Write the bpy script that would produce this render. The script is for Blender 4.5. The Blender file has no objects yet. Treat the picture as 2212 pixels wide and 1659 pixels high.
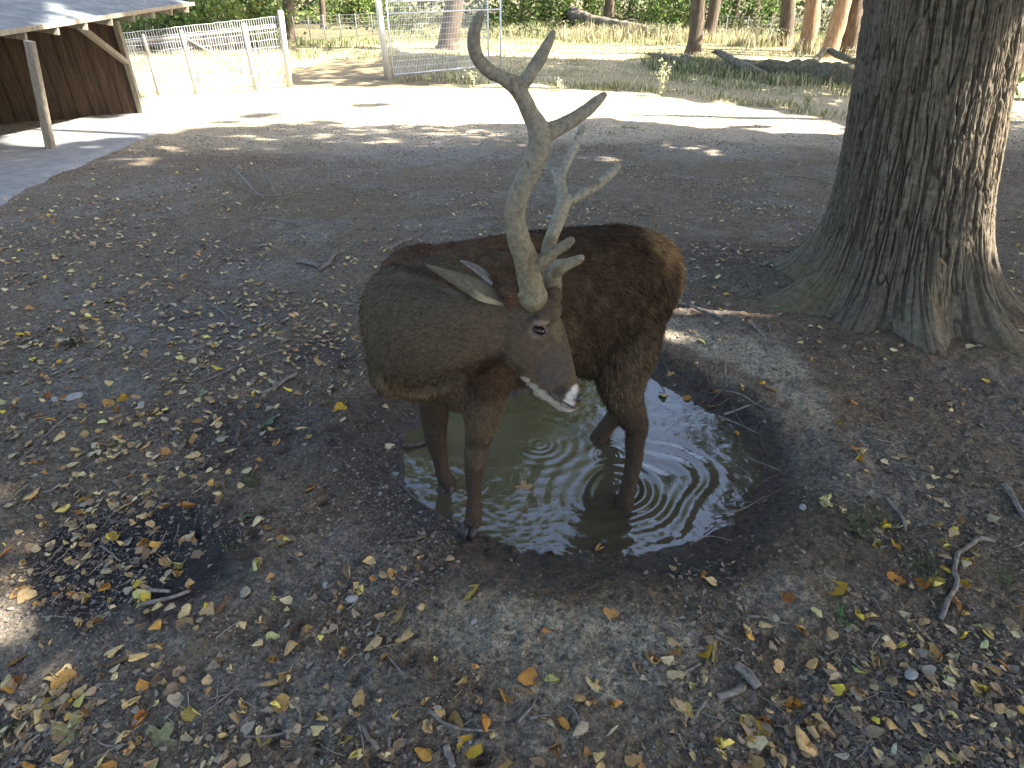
import bpy, math, random
import numpy as np
from mathutils import Vector, Matrix
R = math.radians
random.seed(7)
rng = np.random.default_rng(11)
C = bpy.context.scene.collection
scn = bpy.context.scene

# ------------------------------------------------------------------ camera, sky, sun, exposure
CAM_H = 2.15
PITCH = R(32.6)
FPX = 1390.0          # focal length for a 2212 px wide frame
cam_d = bpy.data.cameras.new('camera')
cam = bpy.data.objects.new('camera', cam_d)
C.objects.link(cam)
cam.location = (0, 0, CAM_H)
cam.rotation_euler = (math.pi / 2 - PITCH, 0, 0)
cam_d.sensor_width = 36
cam_d.lens = 36 * FPX / 2212
cam_d.clip_start = 0.05
cam_d.clip_end = 600
scn.camera = cam

SUN_EL, SUN_AZ = R(46), R(-10)          # azimuth measured from +X towards +Y
SUN = np.array([math.cos(SUN_EL) * math.cos(SUN_AZ), math.cos(SUN_EL) * math.sin(SUN_AZ), math.sin(SUN_EL)])
world = bpy.data.worlds.new('World')
scn.world = world
world.use_nodes = True
wn = world.node_tree.nodes
bg = wn['Background']
sky = wn.new('ShaderNodeTexSky')
sky.sky_type = 'NISHITA'
sky.sun_disc = False
sky.sun_elevation = SUN_EL
sky.sun_rotation = math.atan2(SUN[0], SUN[1])
sky.air_density = 1.0
sky.dust_density = 3.0
sky.ozone_density = 1.2
world.node_tree.links.new(sky.outputs[0], bg.inputs[0])
bg.inputs[1].default_value = 0.11
sun_d = bpy.data.lights.new('sun', 'SUN')
sun_d.energy = 5.0
sun_d.angle = R(0.55)
sun_d.color = (1.0, 0.93, 0.82)
sun = bpy.data.objects.new('sun', sun_d)
C.objects.link(sun)
sun.rotation_euler = Vector(-SUN).to_track_quat('-Z', 'Y').to_euler()
scn.view_settings.view_transform = 'Standard'
scn.view_settings.look = 'None'
scn.view_settings.exposure = 2.72
scn.view_settings.gamma = 1.0
scn.view_settings.use_curve_mapping = False
try:
    scn.cycles.max_bounces = 6
    scn.cycles.transparent_max_bounces = 4
    scn.cycles.caustics_reflective = False
    scn.cycles.caustics_refractive = False
except Exception:
    pass

# ------------------------------------------------------------------ numpy noise
def _h(ix, iy, iz):
    n = (ix.astype(np.int64) * 374761393 + iy.astype(np.int64) * 668265263 + iz.astype(np.int64) * 2147483647 + 1013) & 0xffffffff
    n = ((n ^ (n >> 13)) * 1274126177) & 0xffffffff
    n = (n ^ (n >> 16)) & 0xffffffff
    n = (n * 2246822519) & 0xffffffff
    n = n ^ (n >> 15)
    return (n & 0xffff) / 32767.5 - 1.0
def noise3(x, y, z):
    x, y, z = np.broadcast_arrays(np.asarray(x, float), np.asarray(y, float), np.asarray(z, float))
    ix, iy, iz = np.floor(x), np.floor(y), np.floor(z)
    fx, fy, fz = x - ix, y - iy, z - iz
    ux, uy, uz = [f * f * f * (f * (f * 6 - 15) + 10) for f in (fx, fy, fz)]
    r = 0
    for dx in (0, 1):
        wx = ux if dx else 1 - ux
        for dy in (0, 1):
            wy = uy if dy else 1 - uy
            for dz in (0, 1):
                wz = uz if dz else 1 - uz
                r = r + wx * wy * wz * _h(ix + dx, iy + dy, iz + dz)
    return r
def noise2(x, y):
    x, y = np.broadcast_arrays(np.asarray(x, float), np.asarray(y, float))
    ix, iy = np.floor(x), np.floor(y)
    fx, fy = x - ix, y - iy
    ux, uy = [f * f * f * (f * (f * 6 - 15) + 10) for f in (fx, fy)]
    z = np.zeros_like(ix)
    return ((1 - ux) * (1 - uy) * _h(ix, iy, z) + ux * (1 - uy) * _h(ix + 1, iy, z)
            + (1 - ux) * uy * _h(ix, iy + 1, z) + ux * uy * _h(ix + 1, iy + 1, z))
def fbm2(x, y, f, o=4, s=0.0):
    r, a = 0, 1.0
    for i in range(o):
        r = r + a * noise2(x * f + s + 17.3 * i, y * f - s * 1.7 + 9.1 * i)
        f *= 2.03; a *= 0.5
    return r / 1.6
def sst(a, b, x):
    t = np.clip((np.asarray(x, float) - a) / (b - a), 0, 1)
    return t * t * (3 - 2 * t)

# ------------------------------------------------------------------ picture <-> world (2212 x 1659 pixels of the photo)
cP, sP = math.cos(PITCH), math.sin(PITCH)
def ray(px, py):
    u = (px - 1106) / FPX; v = (829.5 - py) / FPX
    return np.array([u, cP + v * sP, -sP + v * cP])
def W(px, py, Y):
    d = ray(px, py)
    t = Y / d[1]
    return np.array([0, 0, CAM_H]) + d * t
def Z(px, py, z):
    d = ray(px, py)
    t = (z - CAM_H) / d[2]
    return np.array([0, 0, CAM_H]) + d * t
def project(x, y, z):
    dz = z - CAM_H
    dep = y * cP - dz * sP
    up = y * sP + dz * cP
    dep = np.where(dep < 0.05, 0.05, dep)
    return 1106 + FPX * x / dep, 829.5 - FPX * up / dep
def in_poly(px, py, poly):
    px = np.asarray(px, float); py = np.asarray(py, float)
    ins = np.zeros(px.shape, bool)
    n = len(poly)
    for i in range(n):
        x0, y0 = poly[i]; x1, y1 = poly[(i + 1) % n]
        if y0 == y1: continue
        c = ((y0 > py) != (y1 > py)) & (px < (x1 - x0) * (py - y0) / (y1 - y0) + x0)
        ins ^= c
    return ins
def dist_poly(x, y, poly):
    d = np.full(np.shape(x), 1e9)
    n = len(poly)
    for i in range(n):
        x0, y0 = poly[i]; x1, y1 = poly[(i + 1) % n]
        ex, ey = x1 - x0, y1 - y0
        t = np.clip(((x - x0) * ex + (y - y0) * ey) / (ex * ex + ey * ey + 1e-12), 0, 1)
        d = np.minimum(d, np.hypot(x - x0 - t * ex, y - y0 - t * ey))
    return np.where(in_poly(x, y, poly), -d, d)

# ------------------------------------------------------------------ terrain
WATER = -0.10
POND_PX = [(868, 955), (858, 1000), (868, 1045), (905, 1090), (965, 1118), (1020, 1136), (1065, 1166), (1130, 1183), (1220, 1194), (1330, 1195), (1420, 1190), (1500, 1172), (1570, 1142),
           (1620, 1100), (1650, 1050), (1640, 985), (1600, 930), (1540, 885), (1470, 850), (1400, 812), (1300, 790), (1180, 830), (1060, 872), (930, 895)]
POND = [tuple(Z(px, py, WATER)[:2]) for px, py in POND_PX]
DARKSPOT = [tuple(Z(px, py, 0)[:2]) for px, py in [(150, 1160), (330, 1120), (470, 1170), (500, 1240), (390, 1310), (220, 1340), (110, 1300)]]
hoofs = []
for i in range(70):
    a = random.uniform(2.0, 4.6); rr = random.uniform(0.15, 0.95)
    hoofs.append((0.2 + (0.95 + rr) * math.cos(a), 2.55 + (0.8 + rr) * math.sin(a), random.uniform(0, 6.28), random.uniform(0.6, 1.0)))
def zbase(x, y):
    x = np.asarray(x, float); y = np.asarray(y, float)
    z = -0.75 * sst(4.0, 17, y) - 0.15 * sst(25, 60, y)
    z = z + 0.05 * noise2(x * 0.23 + 3, y * 0.23) * sst(5, 12, y) + 0.12 * noise2(x * 0.11, y * 0.11 + 5) * sst(24, 40, y)
    return z
def terrain(x, y, fine=True):
    x = np.asarray(x, float); y = np.asarray(y, float)
    z = zbase(x, y)
    near = 1 - sst(5, 14, y)
    z = z + 0.022 * fbm2(x, y, 0.9, 3, 4) + 0.010 * fbm2(x, y, 3.3, 3, 9) * (0.3 + 0.7 * near)
    m = (np.abs(x - 0.2) < 2.6) & (y > 0.4) & (y < 5)
    if np.any(m):
        xs, ys = x[m], y[m]
        wob = 0.035 * fbm2(xs, ys, 3.5, 3, 2)
        d = dist_poly(xs, ys, POND) + wob
        steep = np.where((ys > 2.9) & (xs > 0.2), 0.16, 0.34)
        rise = sst(0, 1, d / steep)
        lip = sst(0.05, 0.35, (ys - 2.75) + .3 * (xs - .5)) * sst(.15, .4, xs) * (1 - sst(1.35, 1.7, xs))
        dl = d + 0.03 * noise2(xs * 9, ys * 9)
        rise = rise * (1 - lip) + lip * (0.18 * sst(0, .13, dl) + 0.82 * sst(.14, .185, dl))
        zz = z[m]
        deep = -0.10 * sst(0, 0.30, -d)
        znew = np.where(d < 0, WATER + 0.004 + deep - 0.02 * sst(0, .04, -d), (WATER + 0.004) * (1 - rise) + (zz + 0.018 * np.exp(-((d - steep * 1.25) / 0.12) ** 2)) * rise)
        z = z.copy(); z[m] = znew
    if fine:
        mud = np.exp(-np.maximum(0, np.hypot((x - 0.1), (y - 2.4)) - 1.0) / 0.6)
        n1 = fbm2(x, y, 11, 3, 1)
        z = z + (0.0065 + 0.004 * mud) * n1 * near * np.where(z < WATER - .01, 0.3, 1)
        cl = noise2(x * 38, y * 38)
        z = z + (0.006 * np.maximum(cl, 0) ** 2 * 2 + .0045 * noise2(x * 24 + 3, y * 24) * np.where(z < WATER - .01, 0.2, 1)) * near
        if np.ndim(x) and np.size(x) > 1000:
            z = z.copy()
            for hx, hy, a, s in hoofs:
                mm = (np.abs(x - hx) < .12) & (np.abs(y - hy) < .12)
                if not mm.any(): continue
                dx, dy = x[mm] - hx, y[mm] - hy
                u = dx * math.cos(a) + dy * math.sin(a); v = -dx * math.sin(a) + dy * math.cos(a)
                q = (u / .045) ** 2 + (v / .028) ** 2
                split = np.exp(-(v / .005) ** 2) * .4
                z[mm] += s * (-0.020 * np.exp(-q ** 2) * (1 - split) + 0.008 * np.exp(-((np.sqrt(q) - 1.45) / .4) ** 2))
    return z
def tz(x, y):
    return float(terrain(np.array([x]), np.array([y]))[0])
def G(px, py):
    """point on the ground seen at a photo pixel"""
    d = ray(px, py); z = 0.0
    for _ in range(12):
        t = (z - CAM_H) / d[2]
        p = np.array([0, 0, CAM_H]) + d * t
        z = 0.5 * z + 0.5 * float(terrain(np.array([p[0]]), np.array([p[1]]), False)[0])
    p[2] = z
    return p

# ------------------------------------------------------------------ mesh helpers
def mesh_np(name, v, f, mat=None, parent=None, smooth=True, col=None, kind=None):
    v = np.asarray(v, np.float32).reshape(-1, 3)
    me = bpy.data.meshes.new(name)
    if isinstance(f, np.ndarray):
        nf, k = f.shape
        me.vertices.add(len(v)); me.vertices.foreach_set('co', v.ravel())
        me.loops.add(nf * k); me.loops.foreach_set('vertex_index', f.astype(np.int32).ravel())
        me.polygons.add(nf)
        me.polygons.foreach_set('loop_start', (np.arange(nf) * k).astype(np.int32))
        try: me.polygons.foreach_set('loop_total', np.full(nf, k, np.int32))
        except Exception: pass
        me.update(calc_edges=True)
    else:
        me.from_pydata([tuple(map(float, p)) for p in v], [], [tuple(int(i) for i in q) for q in f])
    if smooth:
        me.polygons.foreach_set('use_smooth', np.ones(len(me.polygons), bool))
    if col is not None:
        a = me.color_attributes.new('Col', 'FLOAT_COLOR', 'POINT')
        c = np.ones((len(v), 4), np.float32); c[:, :col.shape[1]] = col
        a.data.foreach_set('color', c.ravel())
    if mat: me.materials.append(mat)
    o = bpy.data.objects.new(name, me)
    C.objects.link(o)
    if parent is not None:
        o.parent = parent
        if parent.parent is None: o.matrix_parent_inverse = parent.matrix_basis.inverted()
    if kind: o['kind'] = kind
    return o
def tag(o, label=None, cat=None, group=None, kind=None):
    if label: o['label'] = label
    if cat: o['category'] = cat
    if group: o['group'] = group
    if kind: o['kind'] = kind
    return o
def empty(name, loc=(0, 0, 0), rz=0.0):
    o = bpy.data.objects.new(name, None)
    o.empty_display_size = 0.1
    C.objects.link(o); o.location = loc; o.rotation_euler = (0, 0, rz)
    return o
def cr(pts, n):
    """Catmull-Rom resample, n points per segment"""
    P = np.asarray(pts, float)
    P = np.vstack([2 * P[0] - P[1], P, 2 * P[-1] - P[-2]])
    out = []
    for i in range(1, len(P) - 2):
        for k in range(n):
            t = k / n
            out.append(0.5 * ((2 * P[i]) + (-P[i - 1] + P[i + 1]) * t + (2 * P[i - 1] - 5 * P[i] + 4 * P[i + 1] - P[i + 2]) * t * t + (-P[i - 1] + 3 * P[i] - 3 * P[i + 1] + P[i + 2]) * t ** 3))
    out.append(P[-2])
    return np.array(out)
def tube(pts, rad, ns=10, upref=None, cap=True, rough=0.0, seed=0):
    """pts Nx3, rad N or Nx2 (b across, a along upref)"""
    pts = np.asarray(pts, float); n = len(pts)
    rad = np.asarray(rad, float)
    if rad.ndim == 1: rad = np.stack([rad, rad], 1)
    T = np.gradient(pts, axis=0); T /= (np.linalg.norm(T, axis=1)[:, None] + 1e-9)
    V = []; prev = None
    for i in range(n):
        t = T[i]
        if upref is not None:
            u = np.array(upref[i] if np.ndim(upref) == 2 else upref, float)
        elif prev is None:
            u = np.array([0, 0, 1.0]) if abs(t[2]) < .9 else np.array([1.0, 0, 0])
        else: u = prev
        u = u - t * u.dot(t); u /= (np.linalg.norm(u) + 1e-9); prev = u
        s = np.cross(t, u)
        a = np.arange(ns) / ns * 2 * np.pi
        k = 1.0
        if rough: k = 1 + rough * noise3(np.cos(a) * 1.3 + seed, np.sin(a) * 1.3 + i * .55, seed * 3.1)
        V.append(pts[i] + (s[None] * (np.cos(a) * rad[i, 0] * k)[:, None] + u[None] * (np.sin(a) * rad[i, 1] * k)[:, None]))
    V = np.concatenate(V)
    F = []
    for i in range(n - 1):
        for j in range(ns):
            j2 = (j + 1) % ns
            F.append((i * ns + j, i * ns + j2, (i + 1) * ns + j2, (i + 1) * ns + j))
    if cap:
        F.append(tuple(range(ns))[::-1]); F.append(tuple((n - 1) * ns + j for j in range(ns)))
    return V, F
class MB:
    def __init__(s): s.v = []; s.f = []; s.n = 0
    def add(s, V, F):
        V = np.asarray(V, float)
        s.v.append(V); s.f += [tuple(i + s.n for i in q) for q in F]; s.n += len(V); return s
    def tube(s, *a, **k): return s.add(*tube(*a, **k))
    def bar(s, p0, p1, w, h, up=(0, 0, 1)):
        p0 = np.array(p0, float); p1 = np.array(p1, float)
        t = p1 - p0; t /= np.linalg.norm(t)
        u = np.array(up, float); u = u - t * u.dot(t)
        if np.linalg.norm(u) < 1e-4: u = np.array([1.0, 0, 0]) - t * t[0]
        u /= np.linalg.norm(u); sd = np.cross(t, u)
        V = [p + sd * a * w / 2 + u * b * h / 2 for p in (p0, p1) for a, b in ((-1, -1), (1, -1), (1, 1), (-1, 1))]
        return s.add(V, [(3, 2, 1, 0), (4, 5, 6, 7), (0, 1, 5, 4), (1, 2, 6, 5), (2, 3, 7, 6), (3, 0, 4, 7)])
    def build(s, name, mat, parent=None, smooth=False, kind=None):
        return mesh_np(name, np.concatenate(s.v), s.f, mat, parent, smooth, kind=kind)

# ------------------------------------------------------------------ materials
def nmat(name, rough=0.85, spec=0.3):
    m = bpy.data.materials.new(name); m.use_nodes = True
    nt = m.node_tree; b = nt.nodes['Principled BSDF']
    b.inputs['Roughness'].default_value = rough
    b.inputs['Specular IOR Level'].default_value = spec
    return m, nt, b
def coords(nt, scale=(1, 1, 1), obj=False):
    t = nt.nodes.new('ShaderNodeTexCoord'); mp = nt.nodes.new('ShaderNodeMapping')
    mp.inputs['Scale'].default_value = scale
    nt.links.new(t.outputs['Object'], mp.inputs[0])
    return mp.outputs[0]
def tnoise(nt, vec, scale, detail=6, rough=0.6):
    n = nt.nodes.new('ShaderNodeTexNoise'); n.inputs['Scale'].default_value = scale
    n.inputs['Detail'].default_value = detail; n.inputs['Roughness'].default_value = rough
    nt.links.new(vec, n.inputs['Vector']); return n.outputs[0]
def ramp(nt, fac, stops):
    r = nt.nodes.new('ShaderNodeValToRGB')
    e = r.color_ramp.elements
    while len(e) < len(stops): e.new(0.5)
    for i, (p, c) in enumerate(stops):
        e[i].position = p; e[i].color = (*c, 1) if len(c) == 3 else c
    nt.links.new(fac, r.inputs[0]); return r.outputs[0]
def mix(nt, a, b, fac, mode='MULTIPLY'):
    m = nt.nodes.new('ShaderNodeMixRGB'); m.blend_type = mode
    if isinstance(fac, (int, float)): m.inputs[0].default_value = fac
    else: nt.links.new(fac, m.inputs[0])
    for s, i in ((a, 1), (b, 2)):
        if isinstance(s, tuple): m.inputs[i].default_value = (*s, 1)
        else: nt.links.new(s, m.inputs[i])
    return m.outputs[0]
def bump(nt, b, h, strength=0.5, dist=0.01):
    n = nt.nodes.new('ShaderNodeBump'); n.inputs['Strength'].default_value = strength
    n.inputs['Distance'].default_value = dist
    nt.links.new(h, n.inputs['Height']); nt.links.new(n.outputs[0], b.inputs['Normal'])
def simple(name, c0, c1, scale, rough=0.85, bs=0.4, bd=0.01, sc=(1, 1, 1), spec=0.3, detail=6):
    m, nt, b = nmat(name, rough, spec)
    v = coords(nt, sc); n = tnoise(nt, v, scale, detail)
    nt.links.new(ramp(nt, n, [(0.3, c0), (0.7, c1)]), b.inputs['Base Color'])
    bump(nt, b, n, bs, bd)
    return m
def colmat(name, rough=0.85, spec=0.25, nscale=60, amt=0.5, bs=0.3, bd=0.004, two=False, trans=0.0):
    m, nt, b = nmat(name, rough, spec)
    a = nt.nodes.new('ShaderNodeAttribute'); a.attribute_name = 'Col'
    v = coords(nt); n = tnoise(nt, v, nscale, 5, 0.65)
    c = mix(nt, a.outputs['Color'], ramp(nt, n, [(0.3, (0.45,) * 3), (0.7, (1.35,) * 3)]), amt)
    nt.links.new(c, b.inputs['Base Color'])
    if bs: bump(nt, b, n, bs, bd)
    if trans:
        tr = nt.nodes.new('ShaderNodeBsdfTranslucent'); nt.links.new(c, tr.inputs[0])
        mx = nt.nodes.new('ShaderNodeMixShader'); mx.inputs[0].default_value = trans
        out = [x for x in nt.nodes if x.type == 'OUTPUT_MATERIAL'][0]
        nt.links.new(b.outputs[0], mx.inputs[1]); nt.links.new(tr.outputs[0], mx.inputs[2]); nt.links.new(mx.outputs[0], out.inputs[0])
    return m

# ground: albedo comes from an attribute holding where clay is dry, wet or littered, plus a painted sunlit strip; its alpha is wetness
mg, nt, b = nmat('ground_earth', 0.95, 0.3)
at = nt.nodes.new('ShaderNodeAttribute'); at.attribute_name = 'Col'
vv = coords(nt)
n1 = tnoise(nt, vv, 45, 8, 0.72); n2 = tnoise(nt, vv, 7, 6, 0.65); n3 = tnoise(nt, vv, 160, 3, 0.6)
c = mix(nt, at.outputs['Color'], ramp(nt, n1, [(0.34, (0.34, 0.32, 0.30)), (0.52, (0.95, 0.95, 0.95)), (0.70, (1.6, 1.57, 1.52))]), 0.95)
n5 = tnoise(nt, vv, 105, 4, .75); n6 = tnoise(nt, vv, 21, 7, .8)
c = mix(nt, c, ramp(nt, n5, [(.38, (.38, .36, .34)), (.47, (1, 1, 1)), (.58, (1, 1, 1)), (.66, (1.7, 1.66, 1.6))]), .8)
c = mix(nt, c, ramp(nt, n6, [(.35, (.55, .51, .48)), (.5, (1, 1, 1)), (.66, (1.3, 1.28, 1.22))]), .85)
c = mix(nt, c, ramp(nt, n2, [(0.3, (0.7, 0.68, 0.66)), (0.7, (1.25, 1.25, 1.25))]), 0.8)
vo = nt.nodes.new('ShaderNodeTexVoronoi'); vo.inputs['Scale'].default_value = 75; nt.links.new(vv, vo.inputs['Vector'])
c = mix(nt, c, ramp(nt, vo.outputs['Distance'], [(0.0, (1.35, 1.33, 1.3)), (0.35, (1, 1, 1)), (0.8, (0.72, 0.7, 0.7))]), 0.6)
nt.links.new(c, b.inputs['Base Color'])
ma = nt.nodes.new('ShaderNodeMath'); ma.operation = 'MULTIPLY_ADD'
nt.links.new(at.outputs['Alpha'], ma.inputs[0]); ma.inputs[1].default_value = -0.58; ma.inputs[2].default_value = 0.97
nt.links.new(ma.outputs[0], b.inputs['Roughness'])
hh = mix(nt, n1, n3, 0.35, 'ADD')
bump(nt, b, hh, 1.0, 0.016)

M = {}
M['ground'] = mg
M['leafc'] = colmat('dead_leaf_mix', 0.75, 0.25, 90, 0.45, 0.3, 0.002, trans=0.0)
M['debris'] = colmat('crumbled_litter', 0.9, 0.15, 200, 0.3, 0)
M['grass'] = colmat('grass_blades', 0.8, 0.15, 3, 0.5, 0, trans=0.35)
M['foliage'] = colmat('tree_leaves', 0.6, 0.25, 1.2, 0.6, 0, trans=0.36)
M['stick'] = simple('dead_stick', (0.07, 0.055, 0.045), (0.24, 0.21, 0.18), 30, 0.9, 0.6, 0.004, (1, 1, 1))
M['stickdark'] = simple('wet_root', (0.025, 0.02, 0.016), (0.10, 0.08, 0.065), 40, 0.6, 0.6, 0.003)
M['stone'] = simple('field_stone', (0.16, 0.16, 0.155), (0.34, 0.33, 0.31), 25, 0.85, 0.3, 0.003)
M['galv'] = simple('weathered_steel', (0.45, 0.47, 0.48), (0.65, 0.67, 0.68), 6, 0.45, 0.1, 0.002, spec=0.6)
M['postwood'] = simple('pale_fence_timber', (0.35, 0.33, 0.29), (0.58, 0.56, 0.5), 8, 0.85, 0.4, 0.006, (1, 1, 0.15))
M['beamwood'] = simple('shed_timber', (0.14, 0.115, 0.085), (0.33, 0.29, 0.22), 10, 0.85, 0.5, 0.006, (3, 3, 0.5))
M['boardwood'] = simple('stained_boards', (0.035, 0.022, 0.014), (0.10, 0.064, 0.038), 7, 0.8, 0.5, 0.005, (4, 4, 0.35))
M['boarddark'] = simple('dark_stained_boards', (0.022, 0.013, 0.008), (0.06, 0.036, 0.022), 7, 0.85, 0.5, 0.005, (4, 4, 0.35))
M['felt'] = simple('roofing_felt', (0.075, 0.085, 0.09), (0.16, 0.175, 0.18), 3.5, 0.9, 0.5, 0.01)
M['concrete'] = simple('path_concrete', (0.13, 0.132, 0.128), (0.22, 0.22, 0.212), 5, 0.92, 0.35, 0.006, detail=9)
M['barkfar'] = simple('forest_bark', (0.05, 0.038, 0.028), (0.15, 0.115, 0.08), 7, 0.95, 0.9, 0.03, (2, 2, 0.3))
M['barkpale'] = simple('pine_bark', (0.18, 0.10, 0.055), (0.42, 0.28, 0.17), 7, 0.95, 0.9, 0.03, (2, 2, 0.35))
M['log'] = simple('dead_log_bark', (0.07, 0.055, 0.04), (0.22, 0.19, 0.14), 9, 0.95, 0.9, 0.03)
M['mosslog'] = simple('mossy_log_bark', (0.06, 0.05, 0.025), (0.20, 0.17, 0.11), 11, 0.95, 0.9, 0.03)

# ------------------------------------------------------------------ ground sheet
yr = [-80, -50, -30, -18, -10, -6, -3, -1.5, -0.6, 0.0, 0.35]
y = 0.6
while y < 90:
    yr.append(y); y += max(0.0065, 0.0062 * y * (0.75 if y < 3.2 else 1.0) + (0.0 if y < 9 else 0.0035 * (y - 9)))
yr += [95, 105, 120, 140, 170, 210, 260]
yr = np.array(yr)
sc_ = np.concatenate([[-1.0], np.linspace(-1, 1, 561)[1:-1], [1.0]])
wid = np.where(yr < 0.6, 1.75, 1.35 + 0.80 * np.maximum(yr, 0.6))
outer = np.array([0.03, 0.1, 0.25, 0.5, 1.0])
rows = []
for yy, w in zip(yr, wid):
    core = sc_ * w
    R_ = w + outer * (260 - w)
    rows.append(np.concatenate([-R_[::-1], core, R_]))
X = np.array(rows); Yg = np.repeat(yr[:, None], X.shape[1], 1)
Zg = terrain(X.ravel(), Yg.ravel()).reshape(X.shape)
# albedo regions
xr, yr_ = X.ravel(), Yg.ravel(); zr = Zg.ravel()
base = np.array([0.155, 0.130, 0.098])
col = np.repeat(base[None], len(xr), 0)
wet = np.zeros(len(xr))
def blend(c, m):
    global col
    col = col * (1 - m[:, None]) + np.array(c)[None] * m[:, None]
nbig = fbm2(xr, yr_, 0.55, 4, 33); nmid = fbm2(xr, yr_, 2.1, 4, 77); nsm = fbm2(xr, yr_, 8, 3, 5)
blend((0.145, 0.108, 0.072), sst(0.0, 0.5, nbig + 0.3 * nmid) * 0.75)
blend((0.20, 0.195, 0.185), sst(0.1, 0.5, nmid - 0.3 * nbig) * 0.5)
def spot(px, py, rx, ry, c, s, nz=0.45):
    p = G(px, py)
    q = ((xr - p[0]) / rx) ** 2 + ((yr_ - p[1]) / ry) ** 2
    blend(c, s * (1 - sst(0.35, 1.1, q + nz * nmid + 0.35 * nsm)))
CLAY = (0.32, 0.30, 0.25)
spot(1240, 1400, 0.50, 0.22, CLAY, 0.75); spot(1000, 1330, 0.3, 0.16, CLAY, 0.5); spot(1450, 1480, 0.3, 0.2, CLAY, 0.45)
spot(1130, 1560, 0.30, 0.12, (0.24, 0.235, 0.22), 0.4); spot(640, 1500, 0.5, 0.16, (0.22, 0.22, 0.21), 0.5)
CL2 = (0.31, 0.29, 0.24)
for sx_, sy_, rx_, ry_, k_ in ((1450, 705, .34, .20, .9), (1530, 735, .34, .18, .9), (1610, 765, .32, .16, .9), (1670, 800, .24, .16, .85), (1720, 850, .20, .17, .8), (1755, 905, .15, .18, .6), (1640, 735, .35, .14, .5)): spot(sx_, sy_, rx_, ry_, CL2, k_)
spot(1690, 1290, 0.16, 0.2, (0.24, 0.235, 0.22), 0.5); spot(1900, 1560, 0.4, 0.14, (0.21, 0.2, 0.19), 0.5)
spot(60, 1330, 0.25, 0.25, (0.34, 0.32, 0.28), 0.7); spot(420, 700, 0.7, 0.5, (0.19, 0.19, 0.19), 0.5); spot(900, 330, 2.2, 1.2, (0.22, 0.215, 0.21), 0.6)
spot(1550, 330, 1.6, 1.0, (0.22, 0.21, 0.2), 0.6); spot(1500, 540, 0.8, 0.6, (0.12, 0.088, 0.065), 0.6); spot(600, 430, 2.0, 1.0, (0.16, 0.125, 0.08), 0.6)
MUD = (0.062, 0.050, 0.042)
mnear = (np.abs(xr) < 3.5) & (yr_ < 6) & (yr_ > 0.3)
dp = np.full(len(xr), 9.0); dp[mnear] = dist_poly(xr[mnear], yr_[mnear], POND)
ds = np.full(len(xr), 9.0); ds[mnear] = dist_poly(xr[mnear], yr_[mnear], DARKSPOT)
mw = 1 - sst(0.07, 0.42, dp + 0.13 * nmid + 0.05 * nsm - 0.12 * (xr < -.2))
lipm = sst(0.05, 0.35, (yr_ - 2.75) + .3 * (xr - .5)) * sst(.15, .4, xr) * (1 - sst(1.35, 1.7, xr))
mw = mw * (1 - lipm) + lipm * (1 - sst(.14, .19, dp + .03 * nmid))
blend(MUD, mw * 0.95); wet = np.maximum(wet, mw * 0.55)
mw2 = 1 - sst(-0.02, 0.28, ds + 0.16 * nmid + 0.05 * nsm)
blend((0.012, 0.010, 0.012), mw2 * 0.97); wet = np.maximum(wet, mw2 * 0.45)
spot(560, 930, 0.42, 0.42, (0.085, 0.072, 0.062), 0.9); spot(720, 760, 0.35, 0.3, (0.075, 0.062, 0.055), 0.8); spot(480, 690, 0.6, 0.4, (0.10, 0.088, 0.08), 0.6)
spot(1000, 1250, 0.5, 0.07, (0.09, 0.078, 0.068), 0.7); spot(1550, 1230, 0.25, 0.12, (0.05, 0.042, 0.034), 0.85); spot(1850, 1150, 0.3, 0.35, (0.095, 0.078, 0.058), 0.8)
spot(1780, 740, 0.3, 0.25, (0.10, 0.08, 0.06), 0.7); spot(2020, 830, 0.6, 0.3, (0.12, 0.10, 0.085), 0.6)
blend((0.05, 0.052, 0.034), sst(0.005, 0.05, WATER - zr) * (mnear))
# sunlit strip painted paler, then grass / straw beyond
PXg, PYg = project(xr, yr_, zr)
blend((0.40, 0.37, 0.30), sst(11.0, 13.5, yr_ + .9 * nbig + .5 * nmid) * (1 - sst(24, 30, yr_)) * 0.75)  # paler tone put into the ground colour to brighten the sunlit strip
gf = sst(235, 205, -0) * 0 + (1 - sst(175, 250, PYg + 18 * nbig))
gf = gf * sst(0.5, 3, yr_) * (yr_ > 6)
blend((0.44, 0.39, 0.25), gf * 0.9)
blend((0.15, 0.17, 0.07), gf * sst(0.0, 0.5, nbig + 0.5 * nmid) * 0.6)
blend((0.16, 0.125, 0.085), sst(12, 16, yr_) * (xr < -2.0) * (xr > -7.5) * 0.7 * (yr_ > 21) * (yr_ < 29))
blend((0.085, 0.085, 0.045), sst(31, 40, yr_) * 0.85)
blend((0.30, 0.27, 0.20), (1 - sst(0.2, 2.0, np.abs(xr + 6.5) - 1.2)) * sst(10, 14, yr_) * (1 - sst(20, 24, yr_)) * 0.6)
col = col * np.array([1.05, 1.0, 0.90])
nr, nc = X.shape
idx = np.arange(nr * nc).reshape(nr, nc)
F = np.stack([idx[:-1, :-1], idx[:-1, 1:], idx[1:, 1:], idx[1:, :-1]], -1).reshape(-1, 4)
g = mesh_np('ground', np.stack([xr, yr_, zr], 1), F, M['ground'], col=np.concatenate([col, wet[:, None]], 1), kind='structure')

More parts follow.
